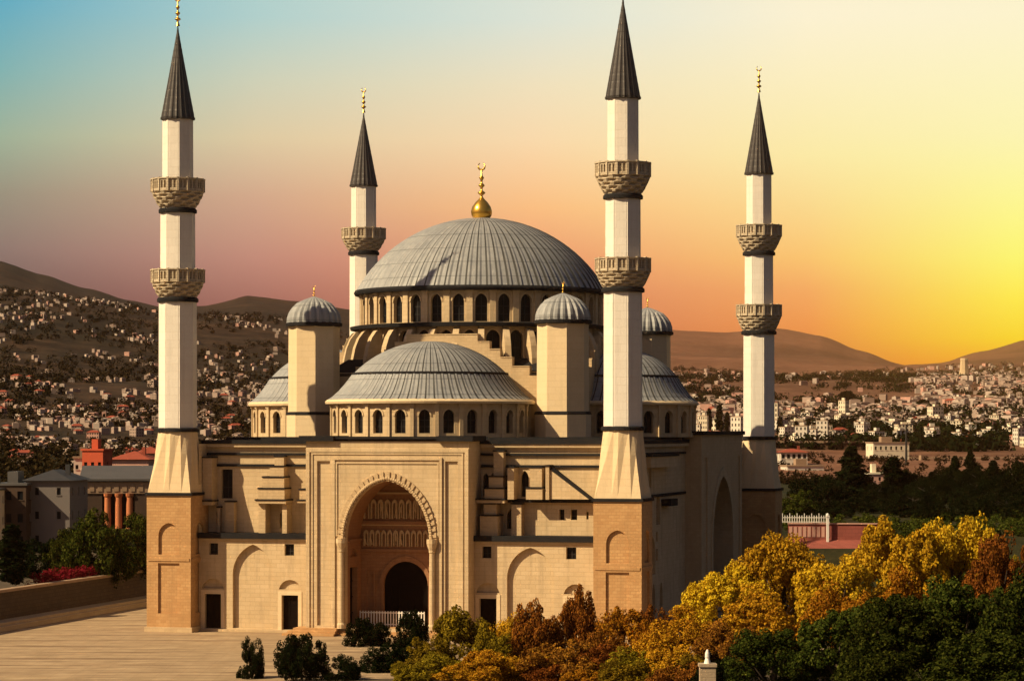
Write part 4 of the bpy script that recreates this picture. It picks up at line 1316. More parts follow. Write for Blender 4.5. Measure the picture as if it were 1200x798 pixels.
bush('rust brown bush in front of the blind arch right of the portal', 'rust', 632, 706, 314, 80)
bush('tall rust bush that covers the right-hand wing door', 'rust', 676, 690, 316, 78)
bush('brown bush before the honey stone minaret foot', 'amber', 728, 714, 312, 84)
bush('rust bush just right of the minaret foot', 'rust', 768, 712, 314, 66)
bush('olive gold bush at the bottom below the minaret foot', 'olive', 752, 758, 297, 100)
bush('dark brown bush at the bottom below the tall rust bush', 'rust', 655, 752, 299, 110)
bush('amber bush at the bottom between olive and rust bushes', 'amber', 575, 762, 299, 90)
bush('olive bush at the bottom left of the green crowns', 'olive', 835, 762, 285, 90)
bush('olive bush at the bottom edge below the portal steps', 'olive', 512, 765, 303, 90)
bush('dark amber bush at the bottom edge under the brown one', 'amber', 612, 768, 302, 80)
bush('rust bush at the bottom edge under the tall rust bush', 'rust', 700, 756, 301, 90)
bush('amber bush at the bottom, right of the olive gold one', 'amber', 795, 748, 296, 90)
bush('olive gold bush at the very bottom below the minaret foot', 'olive', 735, 775, 290, 90)
bush('brown bush at the very bottom, left of the green crowns', 'rust', 800, 778, 282, 100)
for i_, (px, y, d, w, kd, lab) in enumerate(((540, 778, 300, 70, 'amber', 'amber bush at the very bottom, left of the dark amber one'), (572, 738, 309, 60, 'olive', 'olive gold bush between the left end bush and the brown one'),
        (640, 772, 299, 80, 'rust', 'rust bush at the very bottom below the dark brown one'), (688, 780, 296, 70, 'amber', 'amber bush at the very bottom, left of the olive gold one'), (770, 736, 304, 80, 'amber', 'amber bush between the minaret foot and the amber trees'),
        (845, 775, 278, 80, 'deep', 'dark green bush at the very bottom, left of the green crowns'), (480, 776, 301, 60, 'olive', 'low olive bush at the bottom left end of the autumn row'), (712, 738, 308, 70, 'rust', 'rust bush below the honey stone minaret foot'))):
    bush(lab, kd, px, y, d, w)
GD = 'dark shrubs on the forecourt'
bush('thin dark sapling standing alone on the forecourt', 'deep', 292, 748, 306, 36, GD, 'dark_shrub')
bush('round black green shrub on the forecourt in front of the portal pier', 'deep', 352, 744, 305, 74, GD, 'dark_shrub')
bush('low black green shrub right of the round one', 'deep', 398, 768, 304, 48, GD, 'dark_shrub')
bush('dark shrub at the left side of the portal mouth', 'deep', 424, 724, 352, 42, GD, 'dark_shrub')
bush('dark shrub in the middle of the portal mouth', 'deep', 452, 730, 352, 50, GD, 'dark_shrub')
bush('tall dark shrub before the black portal door', 'deep', 484, 716, 352, 42, GD, 'dark_shrub')
bush('dark shrub on the forecourt below the portal', 'deep', 440, 756, 315, 60, GD, 'dark_shrub')
bush('small dark shrub below the portal near the olive bushes', 'deep', 476, 748, 318, 50, GD, 'dark_shrub')

GL = 'green trees behind the garden wall'
tree('green_tree', 'green tree behind the wall, left of the largest one', 'mid', 84, 620, 430, 62, GL, False, 5.0, SH, 6.0, 3.6)
tree('green_tree', 'large rounded green tree in the middle behind the garden wall', 'mid', 114, 600, 428, 92, GL, False, 5.0, SH, 6.0, 3.6)
tree('green_tree', 'green tree behind the wall next to the left minaret foot', 'mid', 154, 604, 436, 78, GL, False, 5.0, SH, 6.0, 3.6)
tree('green_tree', 'dark low tree in the shade of the grey apartment house', 'dark', 46, 632, 432, 66, GL, False, 5.0, SH, 6.0, 3.6)
tree('clipped_tree', 'black columnar clipped tree at the left edge behind the wall', 'x', 14, 618, 402, 38, 'columnar trees', False, 5.0, COLM, 12.0, 1.7)
# flower hedge on top of the wall
rng_ = np.random.default_rng(5)
for i, (s0, s1, lab) in enumerate(((74, 96, 'long red flowering hedge on the garden wall, the part nearer the viewer'), (97.5, 116, 'red flowering hedge on the garden wall, the part by the minaret foot'))):
    cs = []; p0 = Vector(wpt((s0 + s1) / 2, -2.2, 5.0))
    for k in range(90):
        s = s0 + (s1 - s0) * rng_.random()
        q = Vector(wpt(s, -1.0 - 2.4 * rng_.random(), 5.0 + 1.6 * rng_.random())) - p0
        cs.append(tuple(q))
    v = leaf_cloud(rng_, cs, [0.6] * len(cs), 60, 0.28)
    h_ = obj('flower_hedge', leaf_mesh('flower_hedge', v, L_RED), None, p0)
    tag(h_, lab, 'hedge', 'flower hedges')

# dark wood at middle distance on the right
GW = 'dark trees beyond the red terrace'
tree('green_tree', 'sunlit low green tree beside the rear minaret foot', 'mid', 938, 575, 545, 56, GW, True, None, SH, 6.0, 3.6)
tree('green_tree', 'round dark tree left of the tall conifer', 'dark', 972, 562, 590, 58, GW, True, None, SH, 6.0, 3.6)
tree('conifer', 'tallest dark conifer, standing before the brown bank', 'x', 998, 524, 610, 58, GW, True, None, CONE, 18, 4.2)
tree('green_tree', 'broad dark tree at the foot of the tallest conifer', 'dark', 1008, 585, 575, 70, GW, True, None, SH, 6.0, 3.6)
tree('columnar_tree', 'dark column-shaped tree right of the tallest conifer', 'x', 1046, 538, 620, 30, GW, False, None, COLM, 12, 1.7)
tree('green_tree', 'dark round tree right of the dark column tree', 'dark', 1066, 552, 625, 46, GW, True, None, SH, 6.0, 3.6)
tree('green_tree', 'broad dark tree in front of the dark column tree', 'dark', 1055, 590, 570, 80, GW, True, None, SH, 6.0, 3.6)
tree('conifer', 'small dark conifer between the two tall groups', 'x', 1092, 553, 640, 26, GW, True, None, CONE, 18, 4.2)
tree('columnar_tree', 'slim dark cypress left of the pair before the brown bank', 'x', 1119, 536, 660, 15, GW, False, None, COLM, 12, 1.7)
tree('conifer', 'tall dark conifer right of the slim cypress', 'x', 1137, 529, 660, 28, GW, True, None, CONE, 18, 4.2)
tree('green_tree', 'dark tree below the slim cypress', 'dark', 1112, 575, 600, 80, GW, True, None, SH, 6.0, 3.6)
tree('green_tree', 'dark tree under the tall right-hand conifer', 'dark', 1150, 562, 610, 70, GW, True, None, SH, 6.0, 3.6)
tree('conifer', 'dark conifer with a narrow tip near the right edge', 'x', 1164, 540, 640, 34, GW, True, None, CONE, 18, 4.2)
tree('green_tree', 'black tree at the right edge beyond the gold crowns', 'dark', 1195, 545, 600, 80, GW, True, None, SH, 6.0, 3.6)
tree('green_tree', 'black broad tree in front, at the right edge', 'dark', 1180, 580, 560, 100, GW, True, None, SH, 6.0, 3.6)
tree('green_tree', 'dark low tree behind the golden crowns, right of the terrace', 'dark', 1085, 598, 548, 80, GW, True, None, SH, 6.0, 3.6)
tree('green_tree', 'dark low tree above the orange crown', 'dark', 1135, 600, 548, 70, GW, True, None, SH, 6.0, 3.6)
tree('green_tree', 'dark bushy tree behind the white fence', 'dark', 960, 592, 556, 50, GW, True, None, SH, 6.0, 3.6)
for px, y, d, w, lab in ((1090, 560, 600, 60, 'dark broad tree below the small conifer'), (1105, 548, 660, 44, 'dark tree left of the slim cypress'), (1150, 547, 650, 44, 'dark tree just right of the tall right-hand conifer'), (1190, 540, 660, 50, 'dark tree with a high top at the right edge'), (1070, 574, 570, 60, 'dark tree under the round one right of the column tree'), (1016, 556, 640, 40, 'dark tree between the tallest conifer and the dark column tree'), (1030, 566, 600, 44, 'dark tree below the column-shaped one'), (1078, 566, 610, 40, 'dark tree left of the small conifer'),
                         (1100, 566, 630, 36, 'dark tree right of the small conifer'), (1128, 552, 640, 38, 'dark tree between the slim cypress and the tall right-hand conifer'), (1178, 552, 640, 44, 'dark tree near the right edge, left of the black one'),
                         (1212, 556, 610, 60, 'dark tree cut by the right edge beyond the gold crowns'), (948, 588, 580, 48, 'dark tree behind the left end of the white fence'), (982, 596, 552, 40, 'dark low tree behind the right end of the white fence')):
    tree('green_tree', lab, 'dark', px, y, d, w, GW, True, None, SH, 6.0, 3.6)
GC = 'cypresses among the white city houses'
for px, y, d, w, lab in ((831, 480, 1180, 9, 'cypress close to the mosque side, left of the rear minaret'), (843, 476, 1200, 12, 'thick cypress left of the rear minaret'), (852, 484, 1190, 8, 'short cypress touching the rear minaret'),
                         (914, 489, 1200, 10, 'cypress just right of the rear minaret'), (933, 494, 1210, 8, 'short cypress, second right of the rear minaret'), (948, 491, 1210, 8, 'cypress between white houses, third right of the rear minaret'),
                         (962, 496, 1190, 9, 'cypress beside the white towers'), (968, 498, 1195, 6, 'thin cypress beside the white towers')):
    tree('cypress', lab, 'x', px, y, d, w, GC, False, None, COLM, 12, 1.7)
for px, y, d, w, lab in ((992, 458, 1750, 20, 'dark tall tree on the knoll above the white towers'), (1003, 468, 1750, 30, 'broad dark tree on the knoll above the white towers'), (978, 474, 1740, 22, 'low dark tree on the left slope of the knoll'),
                         (1090, 478, 1500, 26, 'dark tree right of the knoll in the middle of the city'), (1082, 468, 1600, 18, 'tall dark tree in the middle of the city')):
    tree('city_tree', lab, 'dark', px, y, d, w, 'dark trees in the city', False)
# ------------------------------------------------------------------ buildings
M['plaster'] = plain('pale_plaster', (0.62, 0.55, 0.46), 0.85, 0, 0.12, 0.3)
M['cream'] = plain('cream_plaster', (0.72, 0.62, 0.46), 0.85, 0, 0.12, 0.3)
M['pink'] = plain('pink_plaster', (0.50, 0.28, 0.22), 0.85, 0, 0.15, 0.3)
M['grey'] = plain('grey_render', (0.15, 0.13, 0.125), 0.85, 0, 0.12, 0.3)
M['brown'] = plain('brown_render', (0.06, 0.036, 0.024), 0.85, 0, 0.25, 0.5)
M['redwall'] = plain('vermilion_render', (0.46, 0.075, 0.03), 0.8, 0, 0.15, 0.4)
M['orange'] = plain('orange_render', (0.50, 0.17, 0.07), 0.8, 0, 0.15, 0.4)
M['tile'] = plain('red_roof_tile', (0.26, 0.055, 0.03), 0.85, 0, 0.3, 0.8)
M['slate'] = plain('dark_roof_sheet', (0.035, 0.035, 0.04), 0.7, 0.1, 0.3, 0.6)
M['greyroof'] = plain('grey_roof_sheet', (0.085, 0.08, 0.08), 0.6, 0.1, 0.2, 0.4)
M['farroof'] = plain('weathered_roof', (0.075, 0.045, 0.032), 0.9, 0, 0.4, 0.05)
M['farwall'] = plain('far_pale_wall', (0.33, 0.24, 0.195), 0.9, 0, 0.2, 0.02)
M['hillwall'] = plain('hill_plaster', (0.42, 0.335, 0.28), 0.9, 0, 0.2, 0.02)
M['bank'] = stone('brown_bank_stone', (0.12, 0.058, 0.03), (0.09, 0.042, 0.022), (0.08, 0.04, 0.02), 4.0, 1.6, 0.9, 0.4, 0.06)

def facade(parent, wall_mb, fr, a0, a1, z0, z1, cols, rows, ww=1.1, wh=1.5, m=0, margin=0.8):
    """one wall with a grid of windows; returns the window outlines"""
    holes = []
    for i in range(cols):
        for j in range(rows):
            ca = a0 + (a1 - a0) * (i + 0.5) / cols; cz = z0 + (z1 - z0) * (j + 0.55) / rows
            holes.append(rect(ca - ww / 2, ca + ww / 2, cz - wh / 2, cz + wh / 2))
    wall(wall_mb, fr, rect(a0, a1, z0, z1), [(h, 0.25, False) for h in holes], m)
    return [(fr, h) for h in holes]

def block(name, label, cat, pos, rz, w, dpt, h, cols, rows, mw, mr, roof='flat', group=None, side_cols=2, mat_side=None, wname='window', ww=1.1, wh=1.5):
    b = empty(name, pos, rz)
    tag(b, label, cat, group)
    mb = MB()
    frs = [(Fr((0, -dpt / 2, 0), (1, 0, 0), (0, -1, 0)), w, cols), (Fr((w / 2, 0, 0), (0, 1, 0), (1, 0, 0)), dpt, side_cols),
           (Fr((-w / 2, 0, 0), (0, 1, 0), (-1, 0, 0)), dpt, side_cols), (Fr((0, dpt / 2, 0), (1, 0, 0), (0, 1, 0)), w, 0)]
    hs = []
    for i, (f, ww_, c_) in enumerate(frs):
        m = 1 if (mat_side and i == 2) else 0
        if c_: hs += facade(b, mb, f, -ww_ / 2, ww_ / 2, -1.5, h, c_, rows, ww, wh, m)
        else: wall(mb, f, rect(-ww_ / 2, ww_ / 2, -1.5, h), (), m)
    mb.build('wall', [mw, mat_side or mw], b)
    for f, hpts in hs:
        g_ = MB(); g_.face([f.p(*q, 0.23) for q in hpts])
        b0 = min(q[1] for q in hpts); a0 = min(q[0] for q in hpts); a1 = max(q[0] for q in hpts)
        slab(g_, f, rect(a0 - 0.1, a1 + 0.1, b0 - 0.16, b0 - 0.003), -0.12, 0.1, 1)
        g_.build('window', [M['glass'], mw], b)
    rm = MB()
    if roof == 'flat':
        rm.box(-w / 2 - 0.25, w / 2 + 0.25, -dpt / 2 - 0.25, dpt / 2 + 0.25, h, h + 0.4)
        rm.box(-w * 0.2, w * 0.1, -dpt * 0.15, dpt * 0.2, h + 0.4, h + 2.4)
    else:
        o = 0.7
        e = [(-w / 2 - o, -dpt / 2 - o, h), (w / 2 + o, -dpt / 2 - o, h), (w / 2 + o, dpt / 2 + o, h), (-w / 2 - o, dpt / 2 + o, h)]
        rh = roof
        k = min(w, dpt) / 2
        if w >= dpt: r0, r1 = (-w / 2 + k, 0, h + rh), (w / 2 - k, 0, h + rh)
        else: r0, r1 = (0, -dpt / 2 + k, h + rh), (0, dpt / 2 - k, h + rh)
        if w >= dpt:
            rm.face([e[0], e[1], r1, r0]); rm.face([e[2], e[3], r0, r1]); rm.face([e[1], e[2], r1]); rm.face([e[3], e[0], r0])
        else:
            rm.face([e[0], e[1], r0]); rm.face([e[2], e[3], r1]); rm.face([e[1], e[2], r1, r0]); rm.face([e[3], e[0], r0, r1])
        rm.face(e[::-1])
        rm.box(w * 0.2, w * 0.2 + 0.8, -0.4, 0.4, h + rh * 0.3, h + rh + 0.9)
    rm.build('roof', mr, b)
    return b

# left: grey apartment house and its brown neighbour, the columned orange hall, the red tower house
p = at(67, 486); p.z = 8.0
block('apartment_house', 'grey rendered apartment house with a black hip roof above the garden trees', 'apartment house', p, R(-4), 7.9, 14, 11.2, 2, 3, M['grey'], M['slate'], 1.9, None, 3, M['brown'], ww=0.7, wh=1.3)
p = at(20, 482); p.z = 8.0
block('apartment_house', 'dark brown apartment house with small windows at the left edge', 'apartment house', p, R(-4), 6.3, 12, 10.4, 3, 3, M['brown'], M['greyroof'], 'flat', None, 2, ww=1.0, wh=1.5)
p = at(-6, 478); p.z = 8.0
block('apartment_house', 'yellowish apartment house cut by the left edge of the picture', 'apartment house', p, R(-6), 4.5, 10, 9.6, 2, 3, M['cream'], M['greyroof'], 'flat', None, 2, ww=0.9, wh=1.3)
p = at(136, 520); p.z = 9.0
hall = empty('columned_hall', p, R(6))
tag(hall, 'dark hall with three orange columns and a grey roof beside the left minaret', 'hall')
mb = MB()
mb.box(-6.2, 6.2, 1.6, 11, -2, 9.4, 0); mb.box(-6.2, -2.6, -1.0, 1.598, -2, 6.998, 0); mb.box(3.6, 6.2, -1.0, 1.598, -2, 6.998, 0)
mb.build('wall', [M['brown'], M['brown']], hall)
for k in range(3):
    mb = MB()
    x = -1.6 + k * 2.1
    mb.lathe([(0.85, -2), (0.85, -1.4), (0.7, -1.2), (0.62, 6.2), (0.8, 6.5), (0.95, 7.0)], 12, (x, -0.6), cap1=True)
    mb.build('column', M['orange'], hall)
mb = MB(); mb.box(-6.4, 6.4, -1.2, 1.62, 7.0, 9.2); 
for k in range(7): mb.box(-5.0 + k * 1.55, -4.1 + k * 1.55, -1.32, -1.2, 7.4, 8.8)
mb.build('entablature', M['coping'], hall)
mb = MB(); mb.hexa([(-7, -1.8, 9.42), (7.6, -1.8, 9.42), (7.6, 12, 11.6), (-7, 12, 11.6), (-7, -1.8, 9.8), (7.6, -1.8, 9.8), (7.6, 12, 12.2), (-7, 12, 12.2)])
mb.build('roof', M['greyroof'], hall)
p = at(114, 560)
block('tower_house', 'bright vermilion square house standing above the grey roofs', 'house', p, R(-14), 4.6, 5, EYE + (505 - 528) * 560 / F_PX - p.z, 3, 2, M['redwall'], M['redwall'], 'flat', None, 1, ww=0.7, wh=1.6)
p = at(98, 566)
block('house', 'small pale house squeezed against the vermilion one', 'house', p, R(8), 4.0, 5, EYE + (505 - 537) * 566 / F_PX - p.z, 3, 3, M['plaster'], M['coping'], 'flat', None, 1, ww=0.6, wh=0.9)
p = at(158, 600)
block('house', 'wide house with a red tiled roof by the left minaret, behind the hall', 'house', p, R(-8), 8.5, 8, EYE + (505 - 538) * 600 / F_PX - p.z, 4, 2, M['pink'], M['tile'], 1.8, None, 2)
p = at(142, 612)
block('house', 'narrow house with a red tiled roof, left of the wide one', 'house', p, R(10), 5, 7, EYE + (505 - 541) * 612 / F_PX - p.z, 2, 2, M['brown'], M['tile'], 1.6, None, 2)
p = at(176, 630)
block('house', 'red roofed house half hidden behind the left minaret', 'house', p, R(10), 6, 7, EYE + (505 - 531) * 630 / F_PX - p.z, 2, 2, M['pink'], M['tile'], 1.6, None, 2)

# right: red terrace with its white fence, brown bank walls, long white building
p = at(968, 500)
ter = empty('terrace_wall', Vector((p.x, 500, p.z)), R(-6))
tag(ter, 'low red terrace wall with a paler panelled face below the white fence', 'wall')
zt = EYE + (505 - 614) * 500 / F_PX - p.z
M['redstone'] = stone('red_terrace_stone', (0.30, 0.085, 0.065), (0.22, 0.06, 0.045), (0.12, 0.035, 0.03), 1.2, 0.7, 0.6, 0.3)
mb = MB(); mb.box(-7.0, 9.5, 0, 6, -2.5, zt); mb.build('wall_body', M['redstone'], ter)
mb = MB()
for k in range(9): mb.box(-6.8 + k * 0.85, -6.2 + k * 0.85, -0.08, -0.002, zt - 2.4, zt - 0.5)
mb.box(-7.1, 9.6, -0.2, 0.3, zt, zt + 0.22)
mb.build('panel', M['pink'], ter)
mb = MB(); mb.hexa([(-7, -7, -3), (9.5, -7, -3), (9.5, -0.01, -3), (-7, -0.01, -3), (-7, -7, zt - 5.4), (9.5, -7, zt - 5.4), (9.5, -0.01, zt - 2.9), (-7, -0.01, zt - 2.9)])
mb.build('apron', M['redstone'], ter)
fe = empty('fence', Vector((p.x, 500, p.z + zt + 0.22)) + Vector((0.6, 1.0, 0)), R(-6))
tag(fe, 'white picket fence on the red terrace wall', 'fence')
mb = MB(); mb.box(-8.6, 0.2, -0.05, 0.05, 0.9, 1.02); mb.box(-8.6, 0.2, -0.05, 0.05, 0.1, 0.22); mb.build('rail', M['white'], fe)
mb = MB()
for k in range(20): mb.box(-8.6 + k * 0.45, -8.47 + k * 0.45, -0.05, 0.05, 0, 1.75 if k % 3 == 0 else 1.35)
mb.build('picket', M['white'], fe)
gp_ = empty('gate_post', Vector((p.x, 499.2, p.z + zt - 3.2)) + Vector((0.2, 0, 0)))
tag(gp_, 'single white post at the right end of the picket fence', 'post')
mb = MB(); mb.box(-0.22, 0.22, -0.22, 0.22, -0.5, 4.6); mb.build('post_shaft', M['white'], gp_)
mb = MB(); mb.box(-0.32, 0.32, -0.32, 0.32, 4.6, 4.85); mb.lathe([(0.25, 4.85), (0.28, 5.05), (0.02, 5.3)], 8); mb.build('cap', M['white'], gp_)

def bank(label, px0, px1, d, y0, y1, mat, name='retaining_wall'):
    a, b = (px0 - 600) / F_PX * d, (px1 - 600) / F_PX * d
    z0 = EYE + (505 - y1) * d / F_PX; z1 = EYE + (505 - y0) * d / F_PX
    c_ = Vector(((a + b) / 2, d, z0))
    e = empty(name, c_); tag(e, label, 'wall', 'brown retaining walls')
    L = (b - a) / 2; H = z1 - z0
    mb = MB(); mb.hexa([(-L, 0, -6), (L, 0, -6), (L, 14, -6), (-L, 14, -6), (-L, 2.0, H), (L, 2.0, H), (L, 14, H), (-L, 14, H)])
    for k in range(int(L * 2 / 9)):
        x = -L + 4 + k * 9
        mb.hexa([(x, -0.6, -6), (x + 1.2, -0.6, -6), (x + 1.2, 2, -6), (x, 2, -6), (x, 1.4, H - 0.6), (x + 1.2, 1.4, H - 0.6), (x + 1.2, 2.4, H - 0.6), (x, 2.4, H - 0.6)])
    mb.build('wall_body', mat, e)
    mb = MB(); mb.box(-L - 0.3, L + 0.3, 1.4, 3.2, H + 0.002, H + 0.8); mb.build('coping', M['coping'], e)
bank('brown retaining wall below the white city, by the rear minaret', 812, 1012, 1080, 519, 533, M['bank'])
bank('long brown retaining wall right of the white building', 1066, 1290, 1010, 538, 556, M['bank'])
p = at(1040, 1000); p.z = EYE + (505 - 540) * 1000 / F_PX
block('long_building', 'long white two-storey building above the brown bank', 'building', p, R(10), 13.8, 9, 6.6, 7, 2, M['cream'], M['coping'], 'flat', None, 2, ww=0.8, wh=1.3)
p = at(940, 860); p.z = EYE + (505 - 572) * 860 / F_PX
block('house', 'white house with many windows beside the foot of the rear minaret', 'house', p, R(10), 12, 8, 7.0, 6, 2, M['plaster'], M['coping'], 'flat', None, 2)
p = at(928, 900); p.z = EYE + (505 - 556) * 900 / F_PX
block('house', 'pale stacked house above the white one by the rear minaret', 'house', p, R(4), 9, 8, 7.5, 5, 3, M['plaster'], M['tile'], 1.2, None, 2)
for i_, (px, y0_, d, w, h, nc, nr_, mt, lab) in enumerate((
        (922, 545, 960, 9, 5.5, 4, 2, 'cream', 'small cream house touching the rear minaret, below the brown wall'), (946, 549, 950, 8, 6, 3, 2, 'plaster', 'small pale house below the left end of the brown wall'),
        (966, 556, 930, 8, 5, 3, 2, 'plaster', 'small pale house left of the tallest conifer'), (958, 571, 850, 7, 5, 3, 2, 'cream', 'cream house right of the white one with many windows'),
        (1082, 541, 985, 8, 4.5, 3, 2, 'pink', 'small pink house in front of the long brown wall'), (1025, 553, 900, 6, 4.5, 2, 2, 'cream', 'small cream house above the narrow pink one'),
        (1094, 583, 640, 4, 3.2, 2, 1, 'cream', 'tiny cream house among the dark trees'), )):
    p = at(px, d)
    block('house', lab, 'house', p, R(10 + 7 * i_ % 20), w * 0.8, w * 0.7, EYE + (505 - y0_) * d / F_PX - p.z, nc, nr_, M[mt], M['tile'] if i_ == 1 else M['coping'], 1.2 if i_ == 1 else 'flat', None, 2, ww=0.7, wh=1.0)
p = at(1024, 640); p.z = EYE + (505 - 585) * 640 / F_PX
block('house', 'narrow pink and cream house seen between the dark trees', 'house', p, R(6), 3.4, 5, 6.0, 2, 3, M['pink'], M['cream'], 'flat', None, 1, ww=0.6, wh=0.9)
pole = empty('lamp_post', at(1062, 905)); tag(pole, 'tall thin dark pole in front of the brown bank', 'pole')
mb = MB(); hp = EYE + (505 - 497) * 905 / F_PX - pole.location.z
mb.lathe([(0.5, -0.5), (0.42, 1.0), (0.28, hp)], 8, cap1=True); mb.build('pole_shaft', M['iron'], pole)
mb = MB(); mb.bar((0, 0, hp - 0.4), (2.2, 0, hp), 0.3, 0.3); mb.box(1.7, 2.9, -0.35, 0.35, hp - 0.1, hp + 0.25); mb.build('lamp_head', M['iron'], pole)

# far monument
p = at(1130, 3300)
mon = empty('monument', p, 0); tag(mon, 'tapering stone tower monument far out on the plain below the yellow sky', 'monument')
mb = MB(); mb.lathe([(8.5, -4), (6.5, 6), (5.4, 14), (4.8, 24), (5.2, 24.5), (4.4, 27)], 8, cap1=True); mb.build('tower_shaft', M['stone'], mon)
mb = MB(); mb.hexa([(-22, -8, -5), (2, -8, -5), (2, 8, -5), (-22, 8, -5), (-16, -6, 5), (0, -6, 9), (0, 6, 9), (-16, 6, 5)]); mb.box(-22, 22, -9, 9, -5, 1.5); mb.build('podium', M['cream'], mon)

# ------------------------------------------------------------------ the city: single houses, then the countless far ones
def house_mesh(seed, w, d, h, mats, roof, win=True):
    rng = random.Random(seed)
    mb = MB()
    mb.box(-w / 2, w / 2, -d / 2, d / 2, -4, h, 0)
    st = max(1, int(h / 3.0))
    nc = max(1, int(w / 2.6))
    if win:
        for j in range(st):
            for i in range(nc):
                x = -w / 2 + w * (i + 0.5) / nc; z = h * (j + 0.3) / st
                mb.box(x - 0.55, x + 0.55, -d / 2 - 0.06, -d / 2 + 0.1, z, z + h / st * 0.5, 1)
            for i in range(max(1, int(d / 3))):
                y = -d / 2 + d * (i + 0.5) / max(1, int(d / 3)); z = h * (j + 0.3) / st
                for sx_ in (-1, 1):
                    mb.box(sx_ * w / 2 - 0.08, sx_ * w / 2 + 0.08, y - 0.55, y + 0.55, z, z + h / st * 0.5, 1)
    if roof == 'flat':
        mb.box(-w / 2 - 0.2, w / 2 + 0.2, -d / 2 - 0.2, d / 2 + 0.2, h + 0.002, h + 0.5, 2)
        mb.box(-w * 0.15, w * 0.2, -d * 0.2, d * 0.2, h + 0.5, h + 2.4, 0)
    else:
        e = [(-w / 2 - 0.5, -d / 2 - 0.5, h), (w / 2 + 0.5, -d / 2 - 0.5, h), (w / 2 + 0.5, d / 2 + 0.5, h), (-w / 2 - 0.5, d / 2 + 0.5, h)]
        r0, r1 = (-w / 4, 0, h + 2.2), (w / 4, 0, h + 2.2)
        mb.face([e[0], e[1], r1, r0], 2); mb.face([e[2], e[3], r0, r1], 2); mb.face([e[1], e[2], r1], 2); mb.face([e[3], e[0], r0], 2); mb.face(e[::-1], 2)
    return mb.mesh('house', mats)
HM = {
    'white_flat': [house_mesh(1, 12, 10, 9, [M['plaster'], M['glass'], M['coping']], 'flat'), house_mesh(2, 9, 9, 6.5, [M['cream'], M['glass'], M['plaster']], 'flat')],
    'white_tall': [house_mesh(3, 11, 10, 17, [M['cream'], M['glass'], M['coping']], 'flat'), house_mesh(4, 9, 9, 14, [M['plaster'], M['glass'], M['coping']], 'flat')],
    'white_tiled': [house_mesh(5, 12, 9, 6, [M['plaster'], M['glass'], M['tile']], 'hip'), house_mesh(6, 10, 8, 6, [M['cream'], M['glass'], M['tile']], 'hip')],
    'pink_tiled': [house_mesh(7, 13, 9, 7, [M['pink'], M['glass'], M['tile']], 'hip')],
    'long_white': [house_mesh(8, 26, 9, 8, [M['cream'], M['glass'], M['coping']], 'flat')],
}
HH = {
    'white_flat': [house_mesh(11, 12, 10, 9, [M['farwall'], M['glass'], M['hillwall']], 'flat'), house_mesh(12, 9, 9, 6.5, [M['hillwall'], M['glass'], M['farwall']], 'flat')],
    'white_tiled': [house_mesh(15, 12, 9, 6, [M['farwall'], M['glass'], M['tile']], 'hip')], 'pink_tiled': [house_mesh(17, 13, 9, 7, [M['pink'], M['glass'], M['tile']], 'hip')],
}
LAB = {
    'white_flat': ('flat-roofed pale house', 'flat roofed pale city houses'), 'white_tall': ('tall white apartment block', 'tall white city blocks'),
    'white_tiled': ('pale house with a red tiled roof', 'tiled pale city houses'), 'pink_tiled': ('pink house with a red tiled roof', 'pink tiled city houses'), 'long_white': ('long low white city building', 'long white city buildings'),
}
rng = random.Random(21)
placed = []
def free(x, y, r):
    for (a, b, q) in placed:
        if (a - x) ** 2 + (b - y) ** 2 < (r + q) ** 2: return False
    placed.append((x, y, r)); return True
city = []
# individually built city houses on the plain right of the mosque
n_try = 0
while len(city) < 200 and n_try < 6000:
    n_try += 1
    d = 1095 + 900 * rng.random() ** 1.6
    px = rng.uniform(800, 1225)
    if 968 < px < 1016 and 1600 < d < 1900: continue
    if px < 1075 and d > 1720: continue
    x = (px - 600) / F_PX * d
    kind = rng.choices(['white_flat', 'white_tall', 'white_tiled', 'pink_tiled', 'long_white'], [5, 2.4 if d < 1500 else 0.6, 2.0, 1.2 if px > 1030 else 0.15, 0.8])[0]
    if not free(x, d, 4.5 if kind != 'long_white' else 8): continue
    city.append((x, d, kind))
for x, d, kind in city:
    me = rng.choice(HM[kind])
    o = obj('house', me, None, (x, d, tz(x, d) - 0.3), R(rng.choice([-40, -15, 10, 25, 50])) , (rng.uniform(0.32, 0.62), rng.uniform(0.32, 0.62), rng.uniform(0.35, 0.72)))
    where = 'on the plain right of the mosque'
    tag(o, LAB[kind][0] + ' ' + where, 'house', LAB[kind][1])
hill = []
n_try = 0
while len(hill) < 100 and n_try < 4000:
    n_try += 1
    d = 640 + 600 * rng.random() ** 1.2
    px = rng.uniform(-10, 345)
    x = (px - 600) / F_PX * d
    if fbm(np.array([x / 45]), np.array([d / 60]), 31, 3)[0] < -0.04: continue
    if not free(x, d, 7): continue
    hill.append((x, d))
for x, d in hill:
    kind = rng.choices(['white_flat', 'white_tiled', 'pink_tiled'], [3, 2, 1.5])[0]
    me = rng.choice(HH[kind])
    o = obj('house', me, None, (x, d, tz(x, d) - 0.3), R(rng.uniform(-50, 50)), rng.uniform(0.2, 0.36))
    tag(o, 'small ' + LAB[kind][0].replace('city ', '') + ' on the dark slope left of the mosque', 'house', 'hill ' + LAB[kind][1].replace('city ', ''))

